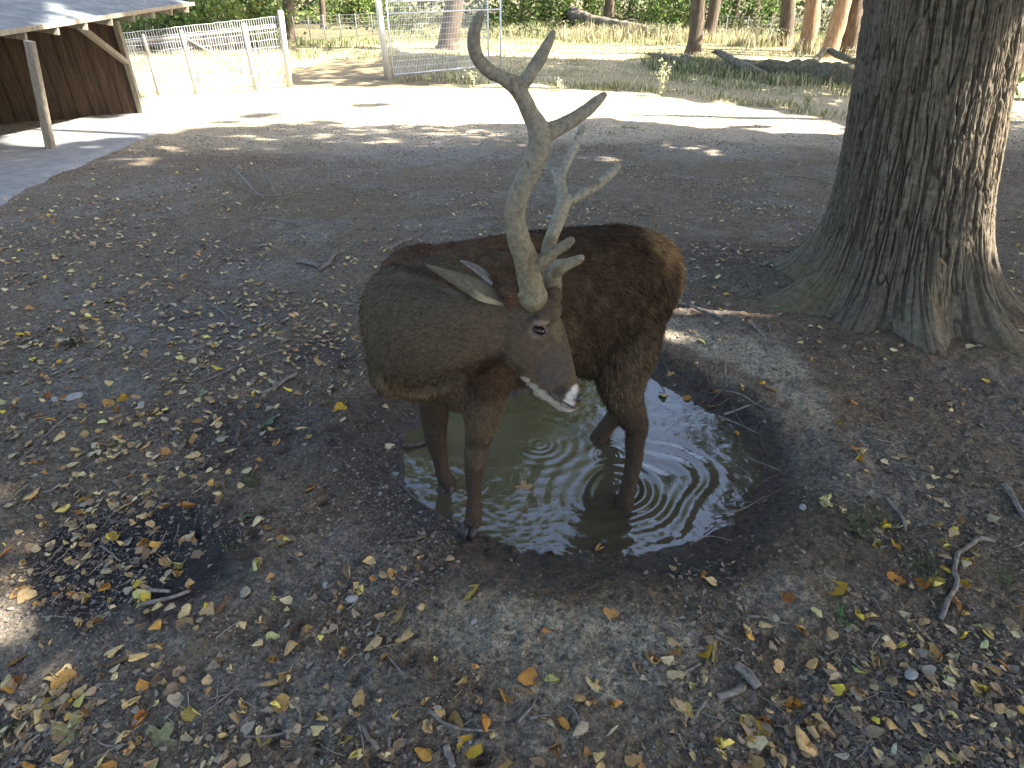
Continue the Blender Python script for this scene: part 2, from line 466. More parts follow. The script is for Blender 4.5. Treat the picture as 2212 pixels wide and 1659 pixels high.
# ------------------------------------------------------------------ water
mwat, nt, b = nmat('muddy_water', 0.035, 0.5)
b.inputs['IOR'].default_value = 1.75
vv = coords(nt); n = tnoise(nt, vv, 4, 5)
nt.links.new(ramp(nt, n, [(0.3, (0.042, 0.036, 0.022)), (0.7, (0.070, 0.060, 0.038))]), b.inputs['Base Color'])
bump(nt, b, tnoise(nt, vv, 26, 3), 0.12, 0.01)
px_, py_ = np.array(POND).T
gx = np.arange(px_.min() - .15, px_.max() + .15, 0.0055); gy = np.arange(py_.min() - .12, py_.max() + .15, 0.0055)
WX, WY = np.meshgrid(gx, gy)
FEET = {'fl': Z(1018, 1142, WATER), 'fr': Z(965, 1043, WATER), 'hl': Z(1350, 1090, WATER), 'hr': Z(1298, 945, WATER)}
wz = np.zeros_like(WX)
def rings(cx, cy, lam, amp, r0, r1, e=1.0, ph=0.0, wob=0.02):
    global wz
    r = np.hypot(WX - cx, (WY - cy) * e) + wob * noise2(WX * 3, WY * 3)
    env = sst(r0 * .5, r0, r) * (1 - sst(r1 * .75, r1, r)) / (1 + 0.8 * r / r1)
    ang = np.arctan2(WY - cy, WX - cx)
    if amp < .003: env = env * np.clip(.75 + .9 * noise2(WX * 5 + cx * 9, WY * 5), .1, 1.5)
    if amp > .003: env = env * (.30 + .70 * sst(-.5, .8, np.cos(ang - .05))) * (.75 + .5 * noise2(WX * 6, WY * 6))
    wz = wz + amp * env * np.sin(2 * np.pi * r / (lam * (0.75 + 0.5 * r / r1)) + ph)
c1 = Z(1330, 1045, WATER); rings(c1[0], c1[1], 0.064, 0.0050, 0.05, 0.60, 1.0, 0, .07)
c2 = Z(1168, 960, WATER); rings(c2[0], c2[1], 0.046, 0.0007, 0.03, 0.40, 1.0, 1, .045)
c3 = Z(1318, 985, WATER); rings(c3[0], c3[1], 0.022, 0.0005, 0.02, 0.16)
c4 = FEET['fr']; rings(c4[0], c4[1], 0.045, 0.0008, 0.04, 0.3)
c5 = FEET['fl']; rings(c5[0] + .02, c5[1], 0.045, 0.0006, 0.04, 0.3)
wz = wz + 0.0034 * fbm2(WX, WY, 10, 4, 3) * (0.5 + 0.5 * noise2(WX * 2 + 4, WY * 2)) + 0.0007 * noise2(WX * 30, WY * 45) * (WY < 2.35)
nr, nc = WX.shape; idx = np.arange(nr * nc).reshape(nr, nc)
F = np.stack([idx[:-1, :-1], idx[:-1, 1:], idx[1:, 1:], idx[1:, :-1]], -1).reshape(-1, 4)
cen = dist_poly(WX, WY, POND)
keep = (cen[:-1, :-1] < 0.10).ravel()
wat = mesh_np('puddle_water', np.stack([WX, WY, wz + WATER], -1).reshape(-1, 3), F[keep], mwat, kind='structure')


# ------------------------------------------------------------------ the deer
CR = np.array([1.0, 0, 0]); CU = np.array([0, sP, cP]); CF = np.array([0, cP, -sP])
def Wr(px, py, Y, r):
    p = W(px, py, Y)
    return p, r / FPX * (p[1] * cP - (p[2] - CAM_H) * sP)
deer = empty('deer', (0.15, 2.5, -0.1))
bpy.context.view_layer.update()
tag(deer, 'brown stag with velvet antlers standing in the puddle and looking back over its side', 'deer')
mb = MB()
def loft(st, ns=20, seg=5, up=(0, 0, 1)):
    st = np.array(st, float); s = cr(st, seg)
    mb.tube(s[:, :3], np.maximum(s[:, 3:5], 0.004), ns, up)
def ball(c, r, ax=None, n=12):
    c = np.array(c, float); A = np.eye(3) if ax is None else np.array(ax, float)
    t = np.linspace(-1, 1, n); t = np.sin(t * np.pi / 2) * .999
    V, F = tube(np.stack([t * 0, t * 0, t], 1), np.sqrt(1 - t * t) + 1e-3, 16, (1, 0, 0))
    mb.add(c + (V * np.array(r)) @ A, F)
# trunk
loft([(-.565, 2.34, .95, .09, .13), (-.49, 2.35, .93, .19, .27), (-.34, 2.38, .915, .245, .325), (-.15, 2.43, .92, .265, .335), (.05, 2.50, .925, .285, .335),
      (.25, 2.57, .94, .285, .315), (.42, 2.63, .96, .265, .285), (.56, 2.68, .955, .235, .255), (.655, 2.715, .925, .17, .205), (.705, 2.735, .90, .07, .10)], 28)
ball((-.36, 2.42, 1.13), (.17, .11, .115))                       # withers
ball((.46, 2.64, 1.12), (.19, .17, .125))                       # croup
# shoulders, brisket
for dy, s in ((-1, 1), (1, .9)):
    ball((-.27 + .06 * dy * -1, 2.40 + dy * .14, .82), (.17, .11, .25))
ball((-.47, 2.33, .78), (.14, .17, .17))
ball((-.38, 2.29, .72), (.13, .12, .12))
# legs: list of (px, py, Y, half width px, depth ratio)
def leg(st, ns=14):
    out = []
    for px, py, Y, r, k in st:
        p, rr = Wr(px, py, Y, r); out.append((*p, rr, rr * k))
    s = cr(np.array(out), 4)
    mb.tube(s[:, :3], s[:, 3:5], ns, (0, 1, 0.02))
leg([(1046, 745, 2.33, 22, 1.2), (1048, 775, 2.30, 48, 1.2), (1050, 805, 2.27, 60, 1.2), (1046, 860, 2.235, 46, 1.2), (1040, 900, 2.23, 37, 1.15), (1034, 945, 2.235, 29, 1.1), (1027, 985, 2.235, 24.5, 1.1), (1025, 1005, 2.24, 21, 1.05), (1024, 1045, 2.235, 17.5, 1.1), (1024, 1085, 2.215, 16, 1.1), (1024, 1108, 2.20, 20, 1.15), (1021, 1124, 2.185, 17.5, 1.1), (1017, 1136, 2.17, 19, 1.1)])
leg([(935, 830, 2.56, 48, 1.2), (938, 880, 2.55, 33, 1.2), (940, 925, 2.55, 26, 1.15), (943, 955, 2.55, 22.5, 1.1), (948, 975, 2.55, 19, 1.1), (952, 1000, 2.55, 15.5, 1.1), (957, 1020, 2.55, 17, 1.1), (962, 1034, 2.545, 17.5, 1.1), (966, 1048, 2.54, 20, 1.1)])
leg([(1335, 640, 2.56, 95, .75), (1345, 700, 2.50, 90, .75), (1345, 760, 2.44, 76, .85), (1340, 810, 2.42, 58, .95), (1345, 855, 2.42, 44, 1), (1362, 895, 2.43, 35, 1), (1375, 922, 2.43, 26, 1), (1372, 950, 2.43, 21.5, 1.05), (1368, 1000, 2.43, 19, 1.05), (1360, 1040, 2.42, 16.5, 1.05), (1353, 1068, 2.41, 18, 1.1), (1350, 1085, 2.40, 20, 1.1), (1348, 1105, 2.385, 21, 1.1)])
ball(W(1391, 912, 2.44), (.022, .026, .034))                    # point of the hock
leg([(1345, 720, 2.84, 80, .9), (1330, 780, 2.86, 60, 1), (1335, 830, 2.92, 40, 1), (1344, 870, 2.96, 27, 1), (1330, 898, 2.96, 21, 1), (1312, 920, 2.955, 17, 1.05), (1300, 936, 2.95, 18, 1.1), (1292, 952, 2.94, 20, 1.1)])
# flank crease filler and belly
ball((.36, 2.47, .74), (.14, .10, .13))
# neck: out of the chest, round towards the camera, back to the right
N = []
for px, py, Y, a, b_ in [(935, 690, 2.44, .20, .23), (866, 692, 2.28, .152, .220), (884, 714, 2.09, .145, .198), (945, 720, 1.98, .135, .168), (1010, 710, 1.93, .118, .136), (1062, 708, 1.92, .098, .115), (1095, 712, 1.92, .085, .10)]:
    N.append((*W(px, py, Y), a, b_))
Ns = cr(np.array(N), 6)
mb.tube(Ns[:, :3], Ns[:, 3:5], 26, (0, 0.1, 1))
# head
hd = np.array([150, 220]) / 266.0
HU = .83 * CR + .56 * CU
HS = []
for px, py, Y, hw, hh in [(1078, 668, 1.925, .050, .060), (1096, 688, 1.92, .078, .098), (1122, 712, 1.915, .088, .122), (1146, 732, 1.905, .086, .124), (1168, 768, 1.895, .070, .108), (1190, 806, 1.885, .056, .089), (1210, 838, 1.875, .048, .070), (1226, 858, 1.87, .046, .057), (1238, 870, 1.865, .040, .046), (1247, 876, 1.865, .022, .025)]:
    HS.append((*W(px, py, Y), hw, hh))
Hs = cr(np.array(HS), 5)
mb.tube(Hs[:, :3], Hs[:, 3:5], 28, HU)
ball(W(1110, 762, 1.865), (.062, .035, .052))                   # cheek
ball(W(1168, 694, 1.845), (.030, .022, .017))                   # brow
ball(W(1185, 668, 1.90), (.045, .06, .04))                     # forehead
ball(W(1160, 650, 1.885), (.032, .032, .045)); ball(W(1196, 640, 1.96), (.030, .03, .045))   # pedicles
ball(W(1118, 640, 1.93), (.065, .065, .055))                   # poll
ball(W(1240, 848, 1.865), (.030, .036, .028))                   # nose pad
ball(W(1027, 990, 2.225), (.030, .026, .036)); ball(W(1024, 1110, 2.19), (.025, .024, .022)); ball(W(947, 960, 2.535), (.028, .026, .036)); ball(W(1352, 1082, 2.395), (.025, .026, .022))
ball(W(1212, 876, 1.868), (.040, .030, .020))                   # chin
ball(W(1176, 850, 1.875), (.055, .033, .022))
ball((.735, 2.745, .93), (.03, .035, .09))                     # tail

def remesh(mb, name, vox, smooth, mat):
    o = mb.build('tmp', None)
    md = o.modifiers.new('r', 'REMESH'); md.mode = 'VOXEL'; md.voxel_size = vox
    ms = o.modifiers.new('s', 'SMOOTH'); ms.factor = 0.5; ms.iterations = smooth
    dg = bpy.context.evaluated_depsgraph_get()
    me = bpy.data.meshes.new_from_object(o.evaluated_get(dg))
    bpy.data.objects.remove(o)
    me.name = name
    n = len(me.vertices); v = np.empty(n * 3, np.float32); me.vertices.foreach_get('co', v); v = v.reshape(-1, 3)
    nn = np.empty(n * 3, np.float32); me.vertices.foreach_get('normal', nn); nn = nn.reshape(-1, 3)
    me.polygons.foreach_set('use_smooth', np.ones(len(me.polygons), bool))
    me.materials.clear(); me.materials.append(mat)
    return me, v.astype(float), nn.astype(float)
def paint(me, c):
    a = me.color_attributes.new('Col', 'FLOAT_COLOR', 'POINT')
    cc = np.ones((len(c), 4), np.float32); cc[:, :3] = c; a.data.foreach_set('color', cc.ravel())

mfur = colmat('deer_coat', 0.9, 0.08, 55, 0.55, 0.5, 0.006)
mhair = colmat('deer_hair', 0.85, 0.08, 20, 0.2, 0)
me, v, nn = remesh(mb, 'body', 0.0075, 7, mfur)
# coat relief: folds on the neck and grain
fold = noise3(v[:, 0] * 5, v[:, 1] * 5, v[:, 2] * 14)
nz = noise3(v[:, 0] * 30, v[:, 1] * 30, v[:, 2] * 30)
headc = W(1160, 745, 1.9); hdist = np.linalg.norm(v - headc, axis=1)
k = sst(0.12, 0.28, hdist)
def line_d(pts, Y):
    Pp = cr(np.array([W(718.9 + cx * .4666, 442.4 + cy * .4666, Y) for cx, cy in pts]), 6)
    # distance in the plane across the line of sight, limited to the near side
    px_, py_ = project(v[:, 0], v[:, 1], v[:, 2]); qx, qy = project(Pp[:, 0], Pp[:, 1], Pp[:, 2])
    d_ = np.min(np.hypot(px_[:, None] - qx[None], py_[:, None] - qy[None]), 1) / FPX * 2.4
    return np.where((nn @ CF) < .25, d_, 9)
VAL = [([(300, 300), (390, 312), (480, 335), (560, 372), (620, 405)], 2.2, -.014, .020), ([(300, 330), (390, 345), (480, 365), (550, 395), (600, 425)], 2.15, .008, .018),
       ([(150, 745), (230, 825), (330, 858), (430, 850), (540, 800), (640, 765), (730, 735)], 2.05, -.014, .016), ([(200, 795), (260, 868), (380, 885), (520, 850)], 2.1, .007, .016),
       ([(300, 905), (420, 920), (560, 905), (640, 870)], 2.1, -.010, .018), ([(760, 500), (800, 600), (790, 680)], 1.85, -.005, .014), ([(985, 610), (1010, 660), (1040, 700)], 1.85, -.003, .008)]
vd = np.zeros(len(v)); LD = []
for pts_, Y_, am_, rd_ in VAL:
    d_ = line_d(pts_, Y_); LD.append(d_); vd += am_ * np.exp(-(d_ / rd_) ** 2)
v2 = v + nn * vd[:, None] + nn * ((0.004 * fold * k * (v[:, 2] > .5) + 0.0018 * nz * (0.25 + .75 * k))[:, None])
me.vertices.foreach_set('co', v2.astype(np.float32).ravel()); me.update()
GB = np.array([0.080, 0.058, 0.036])
colr = np.repeat(GB[None], len(v), 0)
def dab(c, rad, color, s=1.0, hard=0.55):
    global colr
    rad = np.array(rad if np.ndim(rad) else (rad,) * 3, float)
    q = np.sqrt((((v - np.array(c)) / rad) ** 2).sum(1)) + 0.18 * nz
    m = s * (1 - sst(hard, 1.15, q))
    colr = colr * (1 - m[:, None]) + np.array(color)[None] * m[:, None]
dab((.20, 2.62, .95), (.56, .45, .5), (0.034, 0.0215, 0.0115), 0.95)       # body, reddish dark
dab((.50, 2.70, 1.0), (.30, .4, .4), (0.034, 0.020, 0.0105), 0.9)
dab((.66, 2.70, 1.16), (.15, .2, .15), (0.20, 0.13, 0.06), 0.8)         # pale rump edge
dab((.74, 2.72, 1.00), (.07, .2, .22), (0.20, 0.12, 0.055), 0.7)
dab((-.12, 2.46, 1.27), (.40, .10, .055), (0.085, 0.045, 0.024), 0.8)     # spine stripe
dab((-.50, 2.42, 1.10), (.12, .12, .12), (0.11, 0.085, 0.06), 0.5)
for a, bb in (((800, 800), (.1, .1, .03)), ((880, 830), (.14, .1, .022)), ((960, 800), (.1, .1, .02))):
    pass
dab((-.38, 2.25, .68), (.24, .2, .14), (0.062, 0.040, 0.022), 0.85)
dab(W(1060, 800, 2.2), (.14, .2, .14), (0.045, 0.026, 0.016), 0.8)
dab(W(900, 870, 2.2), (.16, .12, .04), (0.09, 0.062, 0.034), 0.5)
for k_, c_, s_, r_ in ((1, (.15, .12, .08), .55, .014), (3, (.19, .14, .08), .6, .014)):  # highlight along the neck folds painted into the coat colour
    m_ = s_ * np.exp(-(LD[k_] / r_) ** 2) * (.7 + .6 * nz); colr = colr * (1 - m_[:, None]) + np.array(c_)[None] * m_[:, None]
legm = 1 - sst(0.42, 0.60, v[:, 2])
colr = colr * (1 - legm[:, None]) + np.array((0.048, 0.034, 0.023)) * legm[:, None]
dab(W(1050, 905, 2.22), (.12, .12, .12), (0.095, 0.066, 0.038), 0.6)
dab(W(1030, 985, 2.2), (.06, .06, .09), (0.105, 0.078, 0.05), 0.5)
for kx, ky, kY in ((1023, 1125, 2.24), (963, 1030, 2.55), (1350, 1085, 2.4), (1298, 940, 2.95)):
    dab(W(kx, ky, kY), (.05, .05, .035), (0.04, 0.03, 0.022), 0.7)
# head markings
dab(W(1140, 700, 1.9), (.20, .2, .16), (0.074, 0.056, 0.038), 0.85)
for kx, ky in ((1085, 492), (1040, 498), (1000, 506), (960, 514), (920, 526), (885, 538), (855, 552), (832, 570), (812, 592), (795, 620)):
    dab(W(kx, ky, 2.46), (.06, .16, .022), (0.075, 0.036, 0.018), 0.75)
dab(W(1110, 628, 1.93), (.085, .1, .045), (0.085, 0.046, 0.023), 0.85)
dab(W(1195, 790, 1.86), (.085, .08, .08), (0.062, 0.054, 0.047), 0.8)
dab(W(1205, 700, 1.88), (.03, .1, .06), (0.105, 0.085, 0.05), 0.6)
dab(W(1167, 715, 1.82), (.044, .04, .035), (0.20, 0.155, 0.11), 0.95, 0.75)
dab(W(1085, 775, 1.84), (.018, .04, .035), (0.035, 0.025, 0.02), 0.85)
dab(W(1120, 800, 1.83), (.014, .04, .03), (0.04, 0.03, 0.025), 0.7)
WH = (0.38, 0.34, 0.27)
for px, py, r in ((1135, 818, .018), (1150, 832, .024), (1166, 846, .026), (1182, 858, .026), (1198, 870, .026), (1214, 880, .026), (1228, 884, .024), (1240, 884, .02)):
    dab(W(px, py, 1.845), (r, .06, r * .9), WH, 0.9, 0.6)
for px, py, r in ((1232, 868, .020), (1222, 866, .015), (1233, 854, .017), (1243, 845, .016), (1248, 858, .014)):
    dab(W(px, py, 1.835), (r, .06, r), (0.42, 0.395, 0.34), 0.95, 0.6)
dab(W(1212, 842, 1.835), (.024, .06, .018), (0.035, 0.03, 0.027), 0.95, 0.6)
dab(W(1195, 846, 1.835), (.012, .06, .010), (0.05, 0.04, 0.035), 0.8)
dab(W(1256, 864, 1.83), (.013, .05, .019), (0.02, 0.018, 0.018), 0.95, 0.7)
paint(me, colr)
body = bpy.data.objects.new('body', me); C.objects.link(body); body.parent = deer
body.matrix_parent_inverse = deer.matrix_basis.inverted()
# hair: short strands lying along the coat
nf = len(me.polygons)
fc = np.empty(nf * 3, np.float32); me.polygons.foreach_get('center', fc); fc = fc.reshape(-1, 3).astype(float)
fn = np.empty(nf * 3, np.float32); me.polygons.foreach_get('normal', fn); fn = fn.reshape(-1, 3).astype(float)
fa = np.empty(nf, np.float32); me.polygons.foreach_get('area', fa)
fv = np.array([p.vertices[0] for p in me.polygons])
NH = 150000
pick = rng.choice(nf, NH, p=fa / fa.sum())
P = fc[pick] + rng.normal(0, .003, (NH, 3)); Nn = fn[pick]; cc = colr[fv[pick]]
anch = [((.0, 2.4, 1.2), (.9, .3, -.15), 1), ((.0, 2.3, .9), (.8, .2, -.6), 1), ((.4, 2.5, 1.1), (.8, .2, -.5), 1.2), ((.7, 2.7, 1.0), (.3, .1, -1), 1.5), ((.55, 2.5, .8), (.4, 0, -1), 1.7), ((.7, 2.7, .8), (.3, .1, -1), 2.0),
        ((.0, 2.45, .65), (.5, .1, -1), 1.4), ((.3, 2.5, .65), (.5, .1, -1), 1.8), ((-.35, 2.2, .65), (.2, -.1, -1), .95), ((-.5, 2.3, .8), (.1, -.1, -1), 1.3), ((-.55, 2.3, 1.0), (-.1, .2, -1), 1.0), ((-.35, 2.5, 1.2), (.6, .3, -.2), 1.2),
        (W(900, 690, 2.1), (-1, .3, -.5), .9), (W(1000, 680, 1.9), (-1, .2, -.35), .8), (W(960, 770, 2.0), (-.7, .2, -.9), 1.0), (W(1080, 700, 1.85), (-1, .1, -.1), .6), (W(1150, 750, 1.85), (-.6, .1, .7), .38), (W(1210, 830, 1.85), (-.6, .1, .7), .28), (W(1240, 860, 1.85), (-.6, .1, .5), .2),
        (W(1110, 630, 1.93), (-.8, .2, .5), 1.0), ((-.2, 2.24, .4), (0, 0, -1), .6), ((-.3, 2.5, .4), (0, 0, -1), .6), ((-.2, 2.24, .1), (0, 0, -1), .45), ((-.3, 2.5, .0), (0, 0, -1), .45), ((.57, 2.4, .35), (0, 0, -1), .7), ((.57, 2.4, .05), (0, 0, -1), .45), ((.55, 2.95, .2), (-.2, 0, -1), .5)]
ac = np.array([a[0] for a in anch], float); ad = np.array([a[1] for a in anch], float); al = np.array([a[2] for a in anch])
wsum = np.zeros(NH); dv = np.zeros((NH, 3)); ln = np.zeros(NH)
for i in range(len(anch)):
    w_ = 1 / (((P - ac[i]) ** 2).sum(1) + .002) ** 1.6
    wsum += w_; dv += w_[:, None] * ad[i]; ln += w_ * al[i]
dv /= wsum[:, None]; ln /= wsum
dv -= Nn * (dv * Nn).sum(1)[:, None]; dv /= np.linalg.norm(dv, axis=1)[:, None] + 1e-6
cl = noise3(P[:, 0] * 26, P[:, 1] * 26, P[:, 2] * 26)
dv = dv + Nn * (0.22 + 0.12 * rng.random(NH))[:, None] + rng.normal(0, .16, (NH, 3)) + np.cross(Nn, dv) * (cl * .35)[:, None]
dv /= np.linalg.norm(dv, axis=1)[:, None]
L = 0.017 * ln * (0.6 + .8 * rng.random(NH))
sd = np.cross(dv, Nn + rng.normal(0, .5, (NH, 3))); sd /= np.linalg.norm(sd, axis=1)[:, None] + 1e-6
wd = 0.0011 * (0.6 + 0.7 * rng.random(NH)) * np.clip(ln, .5, 1.3)
A_ = P - sd * wd[:, None]; B_ = P + sd * wd[:, None]; T_ = P + dv * L[:, None] - np.array([0, 0, 1]) * (L * .12)[:, None]
V = np.stack([A_, B_, T_], 1).reshape(-1, 3)
hc = np.clip(cc * (0.40 + 1.7 * rng.random(NH)[:, None] ** 1.8) * (1 + .28 * cl[:, None]), 0.008, .8)
fur = mesh_np('fur', V, np.arange(NH * 3).reshape(-1, 3), mhair, None, False, np.repeat(hc, 3, 0), 'stuff')
fur.parent = body

# antlers in velvet
mvel = colmat('antler_velvet', 0.85, 0.15, 70, 0.75, 0.6, 0.004)
def antler(paths, tint):
    global mb
    mb = MB()
    for path in paths:
        st = []
        for px, py, Y, w_ in path:
            p, rr = Wr(px, py, Y, w_ / 2); st.append((*p, rr, rr))
        s = cr(np.array(st), 6)
        # rounded tip
        tip = s[-1].copy(); prevp = s[-2]
        d = (tip[:3] - prevp[:3]); d /= np.linalg.norm(d)
        ex = []
        for k_ in (0.5, 0.8, 0.95):
            q = tip.copy(); q[:3] = tip[:3] + d * tip[3] * k_; q[3:] = tip[3] * math.sqrt(1 - k_ * k_); ex.append(q)
        s = np.vstack([s, ex])
        mb.tube(s[:, :3], s[:, 3:5], 16)
    m_, v_, n_ = remesh(mb, 'antler', 0.0042, 3, mvel)
    nz1 = noise3(v_[:, 0] * 55, v_[:, 1] * 55, v_[:, 2] * 22); nz2 = noise3(v_[:, 0] * 14, v_[:, 1] * 14, v_[:, 2] * 7)
    m_.vertices.foreach_set('co', (v_ + n_ * (0.0012 * nz1 + .0016 * nz2)[:, None]).astype(np.float32).ravel()); m_.update()
    c_ = np.repeat(np.array(tint)[None], len(v_), 0)
    dk = sst(0.15, 0.6, nz2 + 0.5 * nz1) * .6 * (1 - sst(1.5, 1.75, v_[:, 2]) * .6)
    c_ = c_ * (1 - dk[:, None]) + np.array((0.11, 0.09, 0.055)) * dk[:, None]
    lowb = (1 - sst(1.35, 1.75, v_[:, 2]))[:, None]; c_ = c_ * (1 - lowb * np.array([[.16, .22, .36]]))
    sp = sst(0.55, 0.8, noise3(v_[:, 0] * 90 + 3, v_[:, 1] * 90, v_[:, 2] * 90)) * .5
    c_ = c_ * (1 - sp[:, None]) + np.array((0.07, 0.055, 0.04)) * sp[:, None]
    paint(m_, c_)
    o = bpy.data.objects.new('antler', m_); C.objects.link(o); o.parent = deer
    o.matrix_parent_inverse = deer.matrix_basis.inverted()
    return o
a1 = antler([[(1176, 700, 1.905, 22), (1168, 676, 1.895, 36), (1160, 660, 1.89, 44), (1152, 643, 1.882, 66), (1149, 624, 1.88, 56), (1142, 590, 1.88, 55), (1134, 555, 1.875, 54), (1120, 515, 1.87, 50), (1112, 467, 1.865, 47), (1122, 417, 1.86, 49), (1145, 367, 1.85, 50), (1163, 320, 1.845, 50), (1164, 285, 1.84, 50), (1148, 250, 1.835, 40), (1130, 213, 1.82, 37), (1113, 186, 1.81, 38), (1085, 168, 1.80, 30), (1052, 150, 1.79, 31), (1029, 120, 1.775, 31), (1023, 87, 1.76, 28), (1028, 55, 1.745, 24), (1038, 32, 1.735, 17)],
             [(1163, 300, 1.845, 40), (1185, 285, 1.85, 40), (1210, 274, 1.86, 33), (1250, 251, 1.88, 29), (1285, 223, 1.90, 24), (1305, 205, 1.91, 15)],
             [(1118, 190, 1.81, 30), (1140, 168, 1.815, 30), (1152, 148, 1.82, 28), (1169, 122, 1.83, 29), (1185, 90, 1.84, 23), (1194, 70, 1.85, 15)],
             [(1140, 590, 1.88, 34), (1165, 568, 1.865, 34), (1195, 545, 1.855, 26), (1220, 530, 1.85, 23), (1233, 520, 1.845, 19)],
             [(1150, 640, 1.86, 26), (1146, 655, 1.845, 14), (1144, 663, 1.84, 7)], [(1140, 630, 1.87, 26), (1126, 634, 1.86, 15), (1120, 640, 1.855, 8)], [(1162, 640, 1.86, 24), (1172, 650, 1.85, 12)], [(1136, 615, 1.88, 24), (1124, 612, 1.875, 12)]], (0.205, 0.185, 0.14))
a2 = antler([[(1194, 650, 1.97, 34), (1193, 625, 1.98, 40), (1192, 595, 1.99, 40), (1186, 560, 2.04, 34), (1187, 525, 2.10, 30), (1200, 490, 2.16, 31), (1214, 452, 2.22, 32), (1217, 432, 2.26, 30), (1211, 403, 2.31, 27), (1207, 380, 2.35, 26), (1192, 366, 2.38, 18), (1172, 358, 2.41, 16), (1153, 345, 2.45, 13)],
             [(1218, 440, 2.25, 26), (1250, 424, 2.27, 22), (1293, 397, 2.31, 22), (1323, 371, 2.34, 20), (1338, 356, 2.36, 12)],
             [(1210, 385, 2.34, 22), (1228, 345, 2.37, 20), (1245, 307, 2.40, 18), (1259, 275, 2.43, 13)],
             [(1192, 600, 1.99, 30), (1207, 578, 1.975, 34), (1228, 570, 1.965, 26), (1248, 561, 1.955, 23), (1255, 557, 1.95, 19)]], (0.26, 0.245, 0.205))

# ears
mear = colmat('ear_skin', 0.8, 0.2, 60, 0.5, 0.3, 0.003)
def ear(base, tip, wdir, cup, hw, outer, inner):
    base = np.array(base); tip = np.array(tip); d = tip - base; L_ = np.linalg.norm(d); d /= L_
    wdir = np.array(wdir, float); wdir -= d * d.dot(wdir); wdir /= np.linalg.norm(wdir)
    nrm = np.cross(d, wdir)
    if nrm.dot(np.array(cup)) < 0: nrm = -nrm
    nu, nv = 16, 11; V = []; c_ = []
    for side, off, colr_ in ((0, 0.0, inner), (1, -0.005, outer)):
        for i in range(nu):
            u = i / (nu - 1); wv = hw * (0.35 + .65 * sst(0, .35, u)) * (max(0.0, math.cos(math.pi / 2 * max(0, (u - .35) / .65))) ** 0.85 + .02)
            for j in range(nv):
                t = (j / (nv - 1) * 2 - 1); an = t * 1.25 * (1 - .45 * u)
                p = base + d * L_ * u + wdir * math.sin(an) * wv - nrm * math.cos(an) * wv * 0.8 + nrm * (off * -1 if side == 0 else 0)
                if side: p = p + (-nrm * math.cos(an) + wdir * math.sin(an)) * 0.005
                V.append(p)
                e = abs(t) ** 3
                if side and hw > .03: pale_ = float(sst(.03, .10, u) * (1 - sst(.30, .46, u)) * sst(-.25, -.5, t)) if False else float(sst(.03, .10, u) * (1 - sst(.30, .46, u)) * (1 - sst(-.5, -.15, t)))
                else: pale_ = 0
                c0 = np.array(colr_) * (1 if side == 0 else (.30 + .70 * float(sst(.02, .42, u)))) * 1.15 * (1 - .3 * e * (1 if side else -.3)); c0 = c0 * (1 - pale_) + np.array((.27, .24, .15)) * pale_; c_.append(c0 * (1 + .2 * random.uniform(-1, 1)))
    F = []
    n = nu * nv
    for s in (0, 1):
        for i in range(nu - 1):
            for j in range(nv - 1):
                a = s * n + i * nv + j; F.append((a, a + 1, a + nv + 1, a + nv) if s else (a, a + nv, a + nv + 1, a + 1))
    for i in range(nu - 1):
        for j in (0, nv - 1):
            a = i * nv + j; F.append((a, a + nv, n + a + nv, n + a))
    return mesh_np('ear', np.array(V), F, mear, deer, True, np.array(c_))
ear(W(1092, 656, 1.895), W(921, 573, 1.85), CU * .75 - CR * .2 - CF * .15, -CU + CF * .25, .0305, (0.078, 0.070, 0.050), (0.30, 0.27, 0.18))

ear(W(1062, 615, 2.0), W(992, 564, 2.06), CU * .5 - CR * .6, -CF, .026, (0.14, 0.13, 0.11), (0.20, 0.18, 0.15))
# eye, lids, nostril, mouth
meye, nt, b = nmat('wet_eye', 0.12, 0.35); b.inputs['Base Color'].default_value = (0.012, 0.008, 0.006, 1)
mnose = simple('nose_skin', (0.02, 0.018, 0.018), (0.06, 0.055, 0.05), 60, 0.35, 0.3, 0.002)
mlid = simple('eyelid_skin', (0.05, 0.03, 0.025), (0.11, 0.07, 0.055), 60, 0.6, 0.3, 0.002)
def blobpart(name, c, r, mat, ax=None, par=None, n=14):
    t = np.sin(np.linspace(-1, 1, n) * np.pi / 2) * .9995
    V, F = tube(np.stack([t * 0, t * 0, t], 1), np.sqrt(1 - t * t) + 1e-3, 18, (1, 0, 0))
    A = np.eye(3) if ax is None else np.array(ax)
    return mesh_np(name, np.array(c) + (V * np.array(r)) @ A, F, mat, par or deer)
AX = np.array([.93 * CR - .36 * CU, CF, .36 * CR + .93 * CU])
ec = W(1165, 714, 1.834)
blobpart('eye', ec, (.0225, .016, .0160), meye, AX)
ring_ = MB()
for sgn in (1, -1):
    pts = [ec + AX[0] * .0205 * math.cos(t) * 1.1 + AX[2] * 1.12 * .0150 * sgn * math.sin(t) - CF * (.0085 + .004 * math.sin(t)) for t in np.linspace(0.05, math.pi - .05, 12)]
    ring_.tube(pts, np.full(12, .0032), 6)
ring_.build('eyelid', mlid, deer, True)
blobpart('nostril', W(1252, 860, 1.829), (.0100, .011, .0165), mnose, AX)
bpx, bpy_ = project(v2[:, 0], v2[:, 1], v2[:, 2])
def surf(px, py, out=.0):
    m_ = np.hypot(bpx - px, bpy_ - py) < 5
    if not m_.any(): return W(px, py, 1.83)
    dep_ = v2[m_] @ CF; p_ = W(px, py, v2[m_][np.argmin(dep_)][1]); return p_ - CF * out
mt = MB(); mt.tube([surf(px, py, .0005) for px, py, Y in ((1185, 840, 1.832), (1192, 852, 1.832), (1204, 861, 1.829), (1218, 869, 1.828), (1232, 877, 1.829), (1243, 882, 1.836))], [.003, .004, .004, .004, .004, .003], 6)
